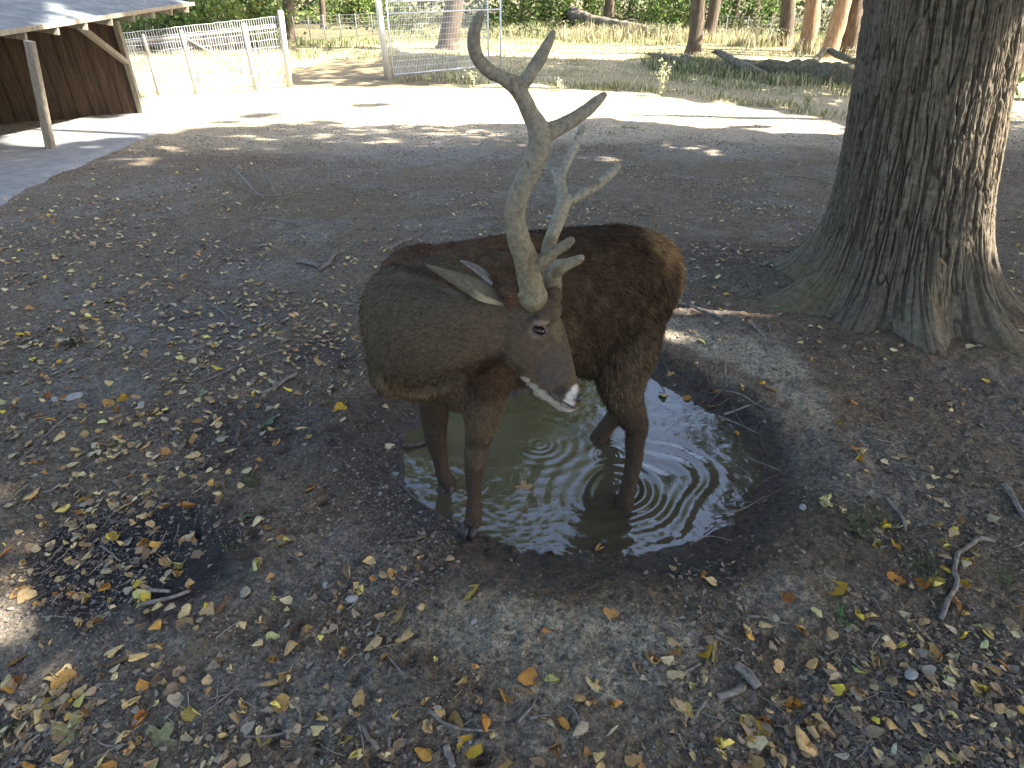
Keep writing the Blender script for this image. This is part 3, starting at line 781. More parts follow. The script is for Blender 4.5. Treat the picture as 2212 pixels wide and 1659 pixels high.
mt.build('mouth', mnose, deer, True)
# hooves
mhoof = simple('horn_hoof', (0.02, 0.017, 0.015), (0.06, 0.05, 0.045), 40, 0.5, 0.3, 0.003)
mdew = mhoof
for (hx, hy, Y, dx) in ((1013, 1143, 2.165, -.25), (966, 1052, 2.53, .1), (1347, 1108, 2.375, -.3), (1289, 955, 2.93, -.5)):
    for s in (-1, 1):
        p = W(hx, hy, Y); p[0] += s * .019
        st = np.array([(p[0] - dx * .03, p[1] + .01, p[2] + .024, .020, .026), (p[0], p[1] - .008, p[2] - .002, .022, .036), (p[0] + dx * .05, p[1] - .024, p[2] - .028, .021, .044)])
        V, F = tube(st[:, :3], st[:, 3:5], 10, (0, 1, 0))
        mesh_np('hoof', V, F, mhoof, deer)
        blobpart('dewclaw', W(hx, hy, Y) + np.array([s * .016 - dx * .05, .030, .062]), (.009, .012, .014), mhoof)

# ------------------------------------------------------------------ the big oak at the right
oak_base = np.array([3.02, 4.72, tz(3.02, 4.72) - 0.02])
oak = empty('oak_tree', oak_base)
tag(oak, 'huge old oak trunk with deeply furrowed grey bark and flared roots beside the puddle', 'tree')
nth, nh = 800, 420
th = np.concatenate([np.linspace(-2.15 - 1.85, -2.15 + 1.85, 690, endpoint=False), np.linspace(-2.15 + 1.85, -2.15 - 1.85 + 2 * np.pi, 110, endpoint=False)])
hs = np.concatenate([np.linspace(-0.25, 0.9, 210, endpoint=False), np.linspace(0.9, 2.6, 170, endpoint=False), np.linspace(2.6, 9.5, 40)])
TH, HH = np.meshgrid(th, hs)
Hc = np.maximum(HH, 0)
axx = -0.125 * Hc - 0.02 * Hc ** 2 + 0.028 * np.maximum(Hc - 2.2, 0) ** 2   # leans left, then straightens
axy = -0.03 * Hc
rr = 0.505 - 0.03 * Hc + 0.02 * np.exp(-Hc / .8)
lobes = [(-2.95, .26, .36, .22), (-2.35, .26, .18, .26), (-1.75, .20, .34, .26), (-1.15, .24, .42, .33), (-.45, .22, .30, .30), (.5, .3, .4, .3), (1.6, .3, .45, .4), (2.4, .25, .3, .3)]
fl = np.zeros_like(TH)
for a, wd_, am, hh_ in lobes:
    dth = (TH - a + np.pi) % (2 * np.pi) - np.pi
    fl += am * np.exp(-(dth / wd_) ** 2) * np.exp(-(Hc / hh_) ** 1.15) * (1 + .5 * np.exp(-np.maximum(HH + .05, 0) / .10))
fl += 0.12 * np.exp(-Hc / .45)
rr = rr + fl
# furrowed bark: winding ridges that meet and part
cx_, sx_ = np.cos(TH), np.sin(TH)
warp = noise3(cx_ * 2.6, sx_ * 2.6, HH * 1.6) * .9 + .38 * noise3(cx_ * 7, sx_ * 7, HH * 5) + .12 * noise3(cx_ * 15, sx_ * 15, HH * 9)
def ridge(k, fz, seed):
    n_ = noise3(cx_ * k + warp * 1.0 + seed, sx_ * k + warp * .8, HH * fz + seed + warp)
    return n_
r1 = ridge(20, 2.3, 3.1); r2 = ridge(36, 5, 8.7)
q1 = sst(0.0, 0.26, np.abs(r1)); q2 = sst(0.0, 0.30, np.abs(r2))
plate = noise3(cx_ * 14, sx_ * 14, HH * 13 + warp * 2)
crack = sst(0.0, .12, np.abs(plate + .15))
depth_ = 0.025 * (q1 - 0.8) + 0.011 * (q2 - .8) * q1 + 0.003 * (crack - 1) * q1 + 0.004 * noise3(cx_ * 60, sx_ * 60, HH * 34)
amp = 0.45 + .55 * sst(0.05, 0.45, HH)
rr = rr + depth_ * amp
X_ = axx + rr * cx_; Y_ = axy + rr * sx_
V = np.stack([X_, Y_, HH], -1).reshape(-1, 3)
idx = np.arange(nth * nh).reshape(nh, nth); i2 = np.roll(idx, -1, 1)
F = np.stack([idx[:-1], i2[:-1], i2[1:], idx[1:]], -1).reshape(-1, 4)
bc = np.array([0.098, 0.081, 0.057])[None] * (0.68 + 0.47 * q1.reshape(-1)[:, None]) * (0.85 + .25 * (q2 * crack).reshape(-1)[:, None])
vr = np.clip(noise3(cx_ * 1.4 + 4, sx_ * 1.4, HH * .8) + .1, -1, 1).reshape(-1)[:, None]
bc = bc * (1 + .28 * vr * np.array([[1.0, .9, .75]]))
moss = (sst(.62, .1, HH) if False else (1 - sst(.1, .65, HH))) * sst(0.1, .5, noise3(cx_ * 3, sx_ * 3 + 7, HH * 3) + .9 * np.exp(-((TH + 2.9) / .5) ** 2)) * (TH < -1.0) * .45
bc = bc * (1 - moss.reshape(-1)[:, None]) + np.array([[.12, .10, .045]]) * moss.reshape(-1)[:, None]
mbark = colmat('oak_bark', 0.92, 0.2, 28, 0.75, 0.7, 0.008)
trunk = mesh_np('trunk', V + oak_base, F, mbark, oak, True, bc)
# moving seam patch: limbs above the picture
lb = MB()
top = np.array([float(axx[-1, 0]), float(axy[-1, 0]), 9.3]) + oak_base
for k, (dx, dy, dz) in enumerate([(4, .5, 3.4), (1.0, 3.5, 4), (2.5, -3.2, 3), (-1.6, 1.5, 5), (3.2, 2.6, 4.6)]):
    q = np.array([top, top + np.array([dx * .25, dy * .25, dz * .4]), top + np.array([dx * .6, dy * .6, dz * .7]), top + np.array([dx, dy, dz])])
    s = cr(q, 4); lb.tube(s, np.linspace(.20, .04, len(s)), 8)
lb.build('limb', M['barkfar'], oak, True)

# ------------------------------------------------------------------ concrete strip along the shed
def pl(yv): return -8.75
def prr(yv): return np.interp(yv, [3, 5, 7.3, 10, 12.5, 15, 17, 18.5], [-5.0, -5.3, -5.85, -6.5, -6.95, -7.2, -7.6, -8.3])
yy = np.linspace(3, 18.5, 120); uu = np.linspace(0, 1, 24)
YY, UU = np.meshgrid(yy, uu, indexing='ij')
R_e = prr(YY) + 0.06 * noise2(YY * 1.5, YY * 0 + 2) * (UU > .9) + 0.02 * noise2(YY * 7, YY * 0)
XX = -9.9 * (1 - UU) + R_e * UU
ZZ = terrain(XX.ravel(), YY.ravel(), False).reshape(XX.shape) * 0.5 + 0.5 * zbase(XX, YY) + 0.045
ZZ[:, -1] -= 0.09; XX[:, -1] += 0.004
idx = np.arange(XX.size).reshape(XX.shape)
F = np.stack([idx[:-1, :-1], idx[:-1, 1:], idx[1:, 1:], idx[1:, :-1]], -1).reshape(-1, 4)
mesh_np('path', np.stack([XX, YY, ZZ], -1).reshape(-1, 3), F, M['concrete'], kind='structure')

# ------------------------------------------------------------------ open timber shed at the left
SZ = -0.52      # floor level near the posts
shed = empty('open_shed', (-8.9, 13, SZ)); 
tag(shed, 'open-fronted dark timber animal shelter with sloping felt roof at the left', 'shed')
cor = np.array([-8.85, 16.5]); bk = np.array([-12.6, 14.9])
eaveA = np.array([-8.05, 6.0, 1.28]); eaveB = np.array([-8.10, 19.0, 1.50])
up_ = np.array([-5.2, -1.2, 0.98])
# roof: sloping slab
def slab(a, b_, c_, d_, t, name, mat, par):
    P_ = [np.array(p, float) for p in (a, b_, c_, d_)]
    V = P_ + [p - np.array([0, 0, t]) for p in P_]
    return mesh_np(name, V, [(0, 1, 2, 3), (7, 6, 5, 4), (0, 4, 5, 1), (1, 5, 6, 2), (2, 6, 7, 3), (3, 7, 4, 0)], mat, par, False)
nx_, ny_ = 30, 70
U_, V_ = np.meshgrid(np.linspace(0, 1, nx_), np.linspace(0, 1, ny_))
Pt = eaveA[None, None] + (eaveB - eaveA)[None, None] * V_[..., None] + up_[None, None] * U_[..., None]
Pt[..., 2] += 0.012 * noise2(Pt[..., 0] * 2, Pt[..., 1] * 2) + .008 * noise2(Pt[..., 0] * 9, Pt[..., 1] * 9)
idx = np.arange(Pt[..., 0].size).reshape(ny_, nx_)
Fq = np.stack([idx[:-1, :-1], idx[1:, :-1], idx[1:, 1:], idx[:-1, 1:]], -1).reshape(-1, 4)
n_ = Pt[..., 0].size
Vb = Pt.reshape(-1, 3).copy(); Vb[:, 2] -= 0.045
Fs = [tuple(q) for q in Fq[:, ::-1]] + [tuple(n_ + q[::-1]) for q in Fq[:, ::-1]]
for j in range(ny_ - 1): Fs.append((idx[j, 0], idx[j + 1, 0], n_ + idx[j + 1, 0], n_ + idx[j, 0])); Fs.append((idx[j + 1, -1], idx[j, -1], n_ + idx[j, -1], n_ + idx[j + 1, -1]))
for j in range(nx_ - 1): Fs.append((idx[0, j + 1], idx[0, j], n_ + idx[0, j], n_ + idx[0, j + 1])); Fs.append((idx[-1, j], idx[-1, j + 1], n_ + idx[-1, j + 1], n_ + idx[-1, j]))
roof = mesh_np('roof', np.vstack([Pt.reshape(-1, 3), Vb]), Fs, M['felt'], shed, False)
f_ = MB(); f_.bar(eaveA + [0.018, 0, -.035], eaveB + [0.018, 0, -.018], .028, .075); f_.build('fascia', M['beamwood'], roof)
def roof_z(x, y):
    u = (eaveA[0] - x) / 5.2
    return np.interp(y + 1.2 * u, [6, 19], [1.28, 1.50]) + u * 0.98
# rafters, beam, posts, braces
for k in range(14):
    yk = 6.6 + k * 0.92
    a = np.array([eaveA[0] - .02, yk, roof_z(eaveA[0] - .06, yk) - .125]); b_ = a + up_ * .96 * np.array([1, 1, 1]); b_[2] = roof_z(b_[0], b_[1]) - .135
    r_ = MB().bar(a, b_, .09, .15); r_.build('rafter', M['beamwood'], shed)
b0 = np.array([-8.85, 6.0, 1.24]); b1 = np.array([-8.85, 18.2, 1.43])
MB().bar(b0 + [0, 0, -.0], b1, .12, .16).build('beam', M['beamwood'], shed)
def gz(x, y): return float(zbase(x, y))
for (x0, y0, x1) in ((G(110, 325)[0], G(110, 325)[1], W(62, 85, G(110, 325)[1])[0]), (-8.85, 16.45, -8.85), (-8.8, 7.6, -8.85)):
    MB().bar((x0, y0, gz(x0, y0) - .02), (x1, y0, 1.24), .115, .115, (0, 1, 0)).build('post', M['beamwood'], shed)
MB().bar((-8.85, 16.40, 0.42), (-8.85, 14.95, 1.27), .10, .11, (1, 0, 0)).build('brace', M['beamwood'], shed)
# end wall boards (each its own piece)
dW = bk - cor; LW = np.linalg.norm(dW); dW /= LW; nW = np.array([dW[1], -dW[0]])
if nW[1] > 0: nW = -nW
nb = 26
for k in range(nb):
    s0 = .07 + k * (LW - .07) / nb; s1 = .07 + (k + 1) * (LW - .07) / nb + .012
    c0 = cor + dW * s0; c1 = cor + dW * s1
    off = .026 * (k % 2) + .002 * random.uniform(-1, 1)
    z0 = gz(*c0) - .02
    V = []
    for c_, zt in ((c0, roof_z(*c0) - .07), (c1, roof_z(*c1) - .07)):
        for o_ in (off, off - .022):
            V += [(*(c_ + nW * o_), z0), (*(c_ + nW * o_), zt)]
    mesh_np('board', V, [(0, 4, 5, 1), (3, 7, 6, 2), (1, 5, 7, 3), (0, 2, 6, 4), (0, 1, 3, 2), (4, 6, 7, 5)], M['boardwood'], shed, False)
# back wall boards
bA = np.array([-12.55, 14.8]); bB = np.array([-12.55, 6.0]); LB = 8.8
for k in range(44):
    y0 = 14.8 - k * .2; y1 = y0 - .212; off = .026 * (k % 2)
    V = []
    for yv in (y0, y1):
        zt = roof_z(-12.55, yv) - .07
        for o_ in (off, off - .022): V += [(-12.55 + o_, yv, gz(-12.55, yv) - .02), (-12.55 + o_, yv, zt)]
    mesh_np('board', V, [(0, 4, 5, 1), (3, 7, 6, 2), (1, 5, 7, 3), (0, 2, 6, 4), (0, 1, 3, 2), (4, 6, 7, 5)], M['boarddark'], shed, False)
MB().bar((-11.6, 12.1, gz(-11.6, 12.1)), (-11.6, 12.1, 1.55), .12, .12, (0, 1, 0)).build('post', M['beamwood'], shed)
MB().bar((-11.6, 14.5, 1.30), (-11.6, 7, 1.25), .10, .14).build('beam', M['beamwood'], shed)
# feeding trough at the far left inside the shed
tr = empty('feed_trough', (-9.75, 11.2, gz(-9.75, 11.2)))
tag(tr, 'low pale timber trough on the floor inside the open shed', 'trough')
q = gz(-9.75, 11.2)
MB().bar((-9.35, 9.8, q + .14), (-9.35, 12.0, q + .12), .05, .2).build('side_board', M['beamwood'], tr)
MB().bar((-9.75, 9.8, q + .14), (-9.75, 12.0, q + .12), .05, .2).build('side_board', M['beamwood'], tr)
MB().bar((-9.55, 9.8, q + .05), (-9.55, 12.0, q + .04), .38, .03).build('floor_board', M['beamwood'], tr)
MB().bar((-9.55, 12.0, q + .12), (-9.55, 12.04, q + .12), .45, .2).build('end_board', M['beamwood'], tr)

# ------------------------------------------------------------------ fences and gate
def post_mesh(p, top, w, mat, name, par, lean=(0, 0)):
    m_ = MB(); h = top - p[2]
    s = np.array([(p[0], p[1], p[2] - .1), (p[0] + lean[0] * .5, p[1], p[2] + h * .5), (p[0] + lean[0], p[1] + lean[1], top - .03), (p[0] + lean[0], p[1] + lean[1], top)])
    m_.tube(s, [w * .52, w * .5, w * .48, w * .3], 10, rough=.05, seed=p[0]); return m_.build(name, mat, par, True)
def wires(par, a, b_, za, zb, zta, ztb, nv, nhz, r=0.006, wob=.012, mat=None, name='wire_mesh'):
    """a,b ground xy ends; za,zb bottom; zta,ztb top"""
    m_ = MB(); a = np.array(a, float); b_ = np.array(b_, float)
    for i in range(nhz):
        t = (i / (nhz - 1)) ** .92
        pts = []
        for k in range(13):
            u = k / 12; xy = a + (b_ - a) * u
            pts.append((xy[0], xy[1], (za + (zta - za) * t) * (1 - u) + (zb + (ztb - zb) * t) * u + wob * random.uniform(-1, 1)))
        m_.tube(pts, np.full(13, r), 4, cap=False)
    for i in range(nv):
        u = (i + .5) / nv; xy = a + (b_ - a) * u; z0 = za * (1 - u) + zb * u; z1 = zta * (1 - u) + ztb * u
        sx = wob * random.uniform(-1, 1)
        m_.tube([(xy[0], xy[1], z0), (xy[0] + sx, xy[1] + sx, (z0 + z1) / 2), (xy[0], xy[1], z1)], np.full(3, r), 4, cap=False)
    return m_.build(name, mat or M['galv'], par)
M['oldwire'] = simple('dull_old_steel', (0.16, 0.17, 0.17), (0.30, 0.31, 0.31), 6, .6, .1, .002)
pA = G(626, 188); pB = np.array([-10.35, 19.2, 0]); pB[2] = tz(pB[0], pB[1])
fl_ = empty('wire_fence', pA)
tag(fl_, 'pale sunlit stock fence of wire mesh on white posts between shed and gateway', 'fence')
def zt_(u): return 1.10 * (1 - u) + 0.80 * u
dirf = pB - pA
post_mesh(pA, W(612, 22, pA[1])[2], .17, M['postwood'], 'end_post', fl_, (0.10, 0))
for u, w in ((.235, .13), (.63, .11), (.86, .10), (.99, .1)):
    p = pA + dirf * u; p[2] = tz(p[0], p[1]); post_mesh(p, zt_(u) - .08, w, M['postwood'], 'post', fl_)
for (u0, u1) in ((0, .235), (.235, .63), (.63, .99)):
    q0 = pA + dirf * u0; q1 = pA + dirf * u1; z0 = tz(q0[0], q0[1]) + .05; z1 = tz(q1[0], q1[1]) + .05
    wires(fl_, q0[:2], q1[:2], z0, z1, zt_(u0), zt_(u1), int(64 * (u1 - u0)), 10, .0048)
q0 = pA + dirf * .02; q1 = pA + dirf * .99
MB().tube([(q0[0], q0[1] + .03, zt_(.0) - .26), (q1[0], q1[1] + .03, zt_(1) - .22)], [.030, .030], 8).build('top_rail', M['postwood'], fl_, True)
qa = pA + dirf * .235; qb = pA + dirf * .60
MB().tube([(qa[0], qa[1] - .04, tz(qa[0], qa[1]) + .35), (qb[0], qb[1] - .04, zt_(.6) - .3)], [.022, .022], 8).build('brace', M['postwood'], fl_, True)

# gate, swung open, seen behind the antlers
gp = G(838, 172); gq = G(1082, 150)
gz0 = tz(gp[0], gp[1])
gate = empty('field_gate', gp)
tag(gate, 'tall galvanised tube gate with welded mesh standing behind the antlers', 'gate')
TOPZ = W(838, 4, gp[1])[2]
post_mesh(gp, TOPZ + .04, .20, M['postwood'], 'gate_post', gate, (-.07, 0))
gg = gq - gp; L_ = np.linalg.norm(gg[:2]); ex = gg / L_; ex[2] = 0
def gpt(s, z): return np.array([gp[0] + ex[0] * s, gp[1] + ex[1] * s, z])
zb_ = gz0 + .12; s_end = L_ * .88
for s in (.20, s_end): MB().tube([gpt(s, zb_ - (.0 if s > 1 else .05)), gpt(s, TOPZ + .03)], [.028, .028], 8).build('frame_tube', M['galv'], gate, True)
for z_ in (TOPZ, W(940, 30, gp[1])[2], zb_): MB().tube([gpt(.20, z_), gpt(s_end if z_ != W(940, 30, gp[1])[2] else L_, z_)], [.024, .024], 8).build('rail', M['galv'], gate, True)
wires(gate, gpt(.2, 0)[:2], gpt(s_end, 0)[:2], zb_, zb_, TOPZ, TOPZ, 62, 13, .0048, .0)
gpo = gpt(L_, 0)
fp = empty('gate_stop_post', (gpo[0], gpo[1], tz(gpo[0], gpo[1])))
tag(fp, 'slim steel post standing just right of the open gate panel', 'post')
MB().tube([(gpo[0], gpo[1], tz(gpo[0], gpo[1]) - .1), (gpo[0], gpo[1], TOPZ + .3)], [.032, .032], 8).build('pole', M['galv'], fp, True)

# far enclosure fence
def far_fence(pxs, py_base, py_top, label, step_w=.05, span=6):
    P_ = [G(px, np.interp(px, *py_base)) for px in pxs]
    f = empty('enclosure_fence', P_[0]); tag(f, label, 'fence', 'tall enclosure fences at the edge of the wood')
    tops = [W(px, np.interp(px, *py_top), p[1])[2] for px, p in zip(pxs, P_)]
    for p, t in zip(P_, tops): post_mesh(p, t, step_w, M['oldwire'], 'post', f)
    for (p, t), (p2, t2) in zip(zip(P_[:-1], tops[:-1]), zip(P_[1:], tops[1:])):
        wires(f, p[:2], p2[:2], p[2] + .1, p2[2] + .1, t - .05, t2 - .05, 3, 6, .0045, .01, M['oldwire'])
    return f
far_fence([640, 672, 704, 738, 772, 806, 840], ([640, 840], [92, 72]), ([640, 840], [34, 26]), 'thin grey mesh fence on steel posts seen between white end post and gate')
far_fence([1520, 1565, 1610, 1660, 1700, 1850], ([1520, 1850], [78, 92]), ([1520, 1850], [32, 40]), 'thin grey mesh fence half hidden among the trees right of the dead log')

# ------------------------------------------------------------------ where sunlight reaches the ground (leaves cut from the crowns to shape it)
LIT = [
 [(285, 200), (288, 130), (400, 140), (470, 158), (620, 156), (640, 188), (840, 180), (1100, 182), (1330, 192), (1440, 208), (1600, 230), (1740, 256), (1855, 280), (1845, 304), (1650, 280), (1500, 270), (1300, 262), (1000, 264), (900, 268), (700, 264), (560, 268), (470, 272), (380, 292), (260, 304), (190, 318), (60, 330), (0, 320), (0, 270), (120, 262), (300, 245)],
 [(850, 60), (1000, 75), (1200, 70), (1400, 72), (1600, 70), (1750, 60), (1900, 90), (1900, 170), (1860, 172), (1720, 152), (1660, 130), (1540, 124), (1300, 128), (1100, 124), (1000, 120), (850, 112)],
 [(-60, 1170), (70, 1215), (98, 1290), (70, 1370), (-60, 1440)],
 [(1400, 708), (1470, 700), (1540, 722), (1500, 748), (1410, 740)],
]
DAP = [([(0, 330), (500, 250), (900, 250), (1000, 300), (820, 330), (500, 330), (300, 360), (0, 380)], .36), ([(1220, 335), (1330, 335), (1350, 365), (1200, 368)], .22), ([(1420, 305), (1540, 318), (1590, 345), (1450, 335)], .22),
       ([(650, 90), (840, 90), (840, 180), (650, 190)], .1), ([(840, 125), (1850, 130), (1850, 285), (1330, 190), (850, 178)], .55), ([(0, 0), (560, 0), (560, 75), (0, 75)], .15), ([(560, 0), (2212, 0), (2212, 85), (560, 65)], .2)]
def shaded_ok(P):
    """keep a leaf at P only where the photo shows its shadow"""
    x, y, z = P.T
    gx_, gy_ = x.copy(), y.copy()
    for _ in range(3):
        t = (z - zbase(gx_, gy_)) / SUN[2]
        gx_ = x - SUN[0] * t; gy_ = y - SUN[1] * t
    px, py = project(gx_, gy_, zbase(gx_, gy_))
    s = np.clip((py - 60) / 200, .12, 1.6)
    jx = px + 22 * noise2(gx_ * 1.1, gy_ * 1.1) * s; jy = py + 10 * noise2(gx_ * 1.4 + 9, gy_ * 1.4) * s
    front = gy_ > 0.4
    ok = np.ones(len(x), bool)
    streak = in_poly(jx, py + 4 * noise2(gx_ * .9, gy_ * .9), [(470, 262), (540, 244), (640, 233), (860, 224), (930, 232), (860, 242), (700, 248), (600, 262)]) & (noise2(gx_ * .8, gy_ * 2.2) > .25)
    for poly in LIT: ok &= ~(in_poly(jx, jy, poly) & front & ~streak)
    nn_ = fbm2(gx_, gy_, 2.6, 4, 50)
    for poly, th_ in DAP: ok &= ~(in_poly(px, py, poly) & front & (nn_ > th_))
    # gap that lets the sun onto the right flank of the oak
    T0 = np.array([3.52, 4.35, 1.32]); d_ = P - T0; al_ = d_ @ SUN; perp = d_ - al_[:, None] * SUN
    q_ = (perp[:, 2] / .62) ** 2 + (perp[:, 1] / .40) ** 2 + .7 * noise3(perp[:, 0] * 3, perp[:, 1] * 3, perp[:, 2] * 3)
    return ok & ~((q_ < 1) & (al_ > 0))
def leaf_quads(P, size, flat=.6):
    n = len(P)
    a = rng.normal(0, 1, (n, 3)); a[:, 2] *= flat; a /= np.linalg.norm(a, axis=1)[:, None]
    b_ = rng.normal(0, 1, (n, 3)); b_[:, 2] *= flat; b_ -= a * (a * b_).sum(1)[:, None]; b_ /= np.linalg.norm(b_, axis=1)[:, None]
    s = size * (0.6 + .8 * rng.random(n))[:, None]
    V = np.stack([P - a * s * .5, P + b_ * s * .33, P + a * s * .5, P - b_ * s * .33], 1).reshape(-1, 3)
    return V, np.arange(n * 4).reshape(-1, 4)
def crown(name, par, centre, rad, n, size, col_, mask=True, clumps=40, flat=.6):
    centre = np.array(centre, float); rad = np.array(rad, float)
    u = rng.normal(0, 1, (clumps, 3)); u /= np.linalg.norm(u, axis=1)[:, None]; u *= rng.random(clumps)[:, None] ** .33
    cl_ = rng.integers(0, clumps, n)
    P = centre + (u[cl_] + rng.normal(0, .17, (n, 3))) * rad
    gzv = zbase(P[:, 0], P[:, 1])
    P = P[P[:, 2] > gzv + .25]
    if mask: P = P[shaded_ok(P)]
    if len(P) < 10: return None
    V, F = leaf_quads(P, size, flat)
    cv = np.array(col_)[None] * (0.55 + .9 * rng.random(len(P)))[:, None] * np.array([1, 1, 1])[None]
    cv[:, 0] *= 0.8 + .6 * rng.random(len(P))
    return mesh_np(name, V, F, M['foliage'], par, False, np.repeat(cv, 4, 0))
def tree(px, pyb, wpx, label, bark='barkfar', topx=None, crownz=(3.0, 3.0), rad=(3, 3, 2.6), n=5000, colr=(.075, .12, .03), grp=None, name='tree', h=9, low=True, size=.24):
    p = G(px, pyb)
    dep = p[1] * cP - (p[2] - CAM_H) * sP
    r = wpx / FPX * dep / 2
    t = empty(name, p); tag(t, label, 'tree', grp)
    lean = 0.0
    if topx is not None:
        zt2 = W(px, 0, p[1])[2]; xt = W(topx, 0, p[1])[0]; lean = (xt - p[0]) / max(.3, (zt2 - p[2]))
    zz_ = np.array([-.15, 0, .12, .4, 1.2, 2.5, 4.5, h * .8, h])
    cx2 = p[0] + lean * np.minimum(zz_, 2.5) + .1 * np.sin(zz_ * .8) * (zz_ > 1)
    rr_ = r * np.array([1.7, 1.45, 1.2, 1.05, 1.0, .92, .8, .5, .2])
    s = cr(np.stack([cx2, np.full(9, p[1]), p[2] + zz_, rr_], 1), 4)
    MB().tube(s[:, :3], s[:, 3], 16, (0, 1, 0), rough=.12, seed=px * .01).build('trunk', M[bark], t, True)
    tp = np.array([cx2[-2], p[1], p[2] + h * .75])
    lm = MB()
    for k in range(4):
        an = random.uniform(0, 6.28); q = np.array([(cx2[5], p[1], p[2] + 3.2 + k * .9), (cx2[5] + math.cos(an) * .9, p[1] + math.sin(an) * .9, p[2] + 3.8 + k), (cx2[5] + math.cos(an) * 2.1, p[1] + math.sin(an) * 2.1, p[2] + 4.2 + k)])
        s2 = cr(q, 3); lm.tube(s2, np.linspace(r * .35, .02, len(s2)), 6)
    lm.build('limb', M['barkfar'], t, True)
    crown('crown', t, (cx2[-2], p[1], p[2] + h * .8), rad, n, size, colr)
    return t, p
BG = 'trees of the wood behind the clearing'
tree(625, 86, 25, 'grey forest tree standing just right of the white end post', 'barkfar', 618, colr=(.10, .15, .03), h=24, rad=(8, 6, 9), n=20000, size=.5)
tree(968, 106, 40, 'brown oak trunk with flared foot standing behind the gate mesh', 'barkfar', 975, colr=(.12, .15, .03), h=25, rad=(8, 6, 9), n=20000, size=.5)
tree(1310, 56, 20, 'thin dark trunk standing over the pile of dead branches', 'barkfar')
tree(1505, 80, 30, 'brown trunk, left one of the close pair behind the dead log', 'barkfar', 1503)
tree(1531, 84, 25, 'dark thin trunk leaning beside the brown one, right one of the close pair', 'barkfar', 1541)
tree(1695, 98, 30, 'dark grey trunk just left of the orange sunlit trunk', 'barkfar', 1700)
tree(1742, 112, 33, 'upright orange-brown trunk with its right side in bright sun', 'barkpale', 1752)
tree(1789, 124, 34, 'leaning pale trunk lit by the sun, right of the upright orange one', 'barkpale', 1817)
tree(1832, 118, 32, 'dark trunk behind the leaning sunlit trunk near the big oak', 'barkfar', 1846)
SLIM = [(700, 62, 12, 'thin dark trunk left of centre in the gap before the gate'), (760, 50, 16, 'dark trunk in the middle of the gap before the gate'), (812, 52, 22, 'grey trunk just left of the gate post'), (1130, 48, 14, 'slim trunk just right of the thin gate stop post'),
 (1175, 52, 22, 'dark trunk above the right antler fork'), (1225, 40, 12, 'slimmest trunk behind the torn root plate'), (1268, 44, 24, 'stout dark trunk right behind the torn root plate'), (1360, 42, 14, 'slim trunk right of the dead branch tangle'), (1420, 45, 22, 'dark trunk midway between root plate and close pair'),
 (1462, 50, 12, 'slim trunk left of the close pair of trunks'), (1580, 60, 14, 'slim trunk right of the close pair of trunks'), (1620, 55, 26, 'stout shaded trunk left of the dark grey trunk'), (1660, 62, 14, 'slim trunk next to the dark grey trunk'), (1860, 80, 24, 'dark trunk touching the big oak on its left side'),
 (555, 55, 22, 'stout trunk behind the fence near its end post'), (500, 52, 14, 'slim trunk behind the middle of the left fence'), (430, 50, 20, 'dark trunk behind the left fence over its brace'), (360, 50, 16, 'trunk behind the left end of the fence by the shed'), (2195, 150, 20, 'trunk at the right edge beyond the oak')]
for px, py, w, lb_ in SLIM:
    tree(px, py, w, lb_, 'barkfar', None, n=1600, rad=(3, 3, 2.5), grp=BG, colr=(.06, .10, .03))
# undergrowth and low boughs: shrubs one can count, and the far wood as one mass
def shrub(px, py, Y, rx, rz, n, colr, size=.2, label='leafy green bush at the edge of the wood'):
    x = W(px, py, Y)[0]; z = float(zbase(x, Y))
    t = empty('shrub', (x, Y, z)); tag(t, label, 'bush', 'green bushes along the edge of the wood')
    st_ = MB()
    for k in range(5):
        an = k * 1.3; st_.tube([(x, Y, z), (x + .3 * math.cos(an), Y + .3 * math.sin(an), z + rz * .5), (x + rx * .6 * math.cos(an), Y + rx * .4 * math.sin(an), z + rz)], [.03, .02, .01], 5)
    st_.build('stem', M['barkfar'], t, True)
    crown('foliage', t, (x, Y, z + rz * .85), (rx, rx * .8, rz), n, size, colr, True, 26, .8)
SB = ['bush behind the shed end of the fence', 'dark bush behind the left fence', 'bright bush behind the fence by its end post', 'bright green bush in the gap before the gate', 'dark bush left of the gate post', 'dark bush just right of the gate', 'green bush behind the root plate', 'broad dark bush behind the dead branches', 'green bush left of the close pair of trunks', 'dark bush right of the close pair', 'small bush at the foot of the dark grey trunk', 'bright yellow-green bush behind the sunlit trunks', 'green bush just left of the big oak', 'small bush at the right edge beyond the oak']
for (px, Y, rx, rz, n, c_), lb_ in zip([(320, 36, 3, 1.5, 2600, (.13, .19, .05)), (440, 38, 3, 1.4, 2600, (.10, .16, .04)), (520, 34, 2.5, 1.3, 2600, (.15, .21, .05)), (700, 50, 4, 1.6, 3000, (.13, .19, .05)), (800, 52, 4, 1.4, 2600, (.08, .14, .03)),
                              (1120, 48, 3.4, 1.3, 2600, (.08, .13, .03)), (1230, 52, 3.5, 1.3, 2600, (.10, .17, .03)), (1400, 50, 4, 1.5, 3200, (.07, .12, .03)), (1480, 44, 2.5, 1.5, 2600, (.10, .17, .04)), (1600, 46, 3, 1.4, 3000, (.07, .12, .03)),
                              (1640, 36, 1.6, 1.0, 2000, (.09, .15, .04)), (1780, 42, 3, 2.0, 3200, (.15, .24, .04)), (1850, 34, 1.5, 1.5, 2400, (.12, .20, .04)), (2205, 18, .6, .5, 700, (.08, .12, .04))], SB):
    shrub(px, 40, Y, rx, rz, n, c_, label=lb_)
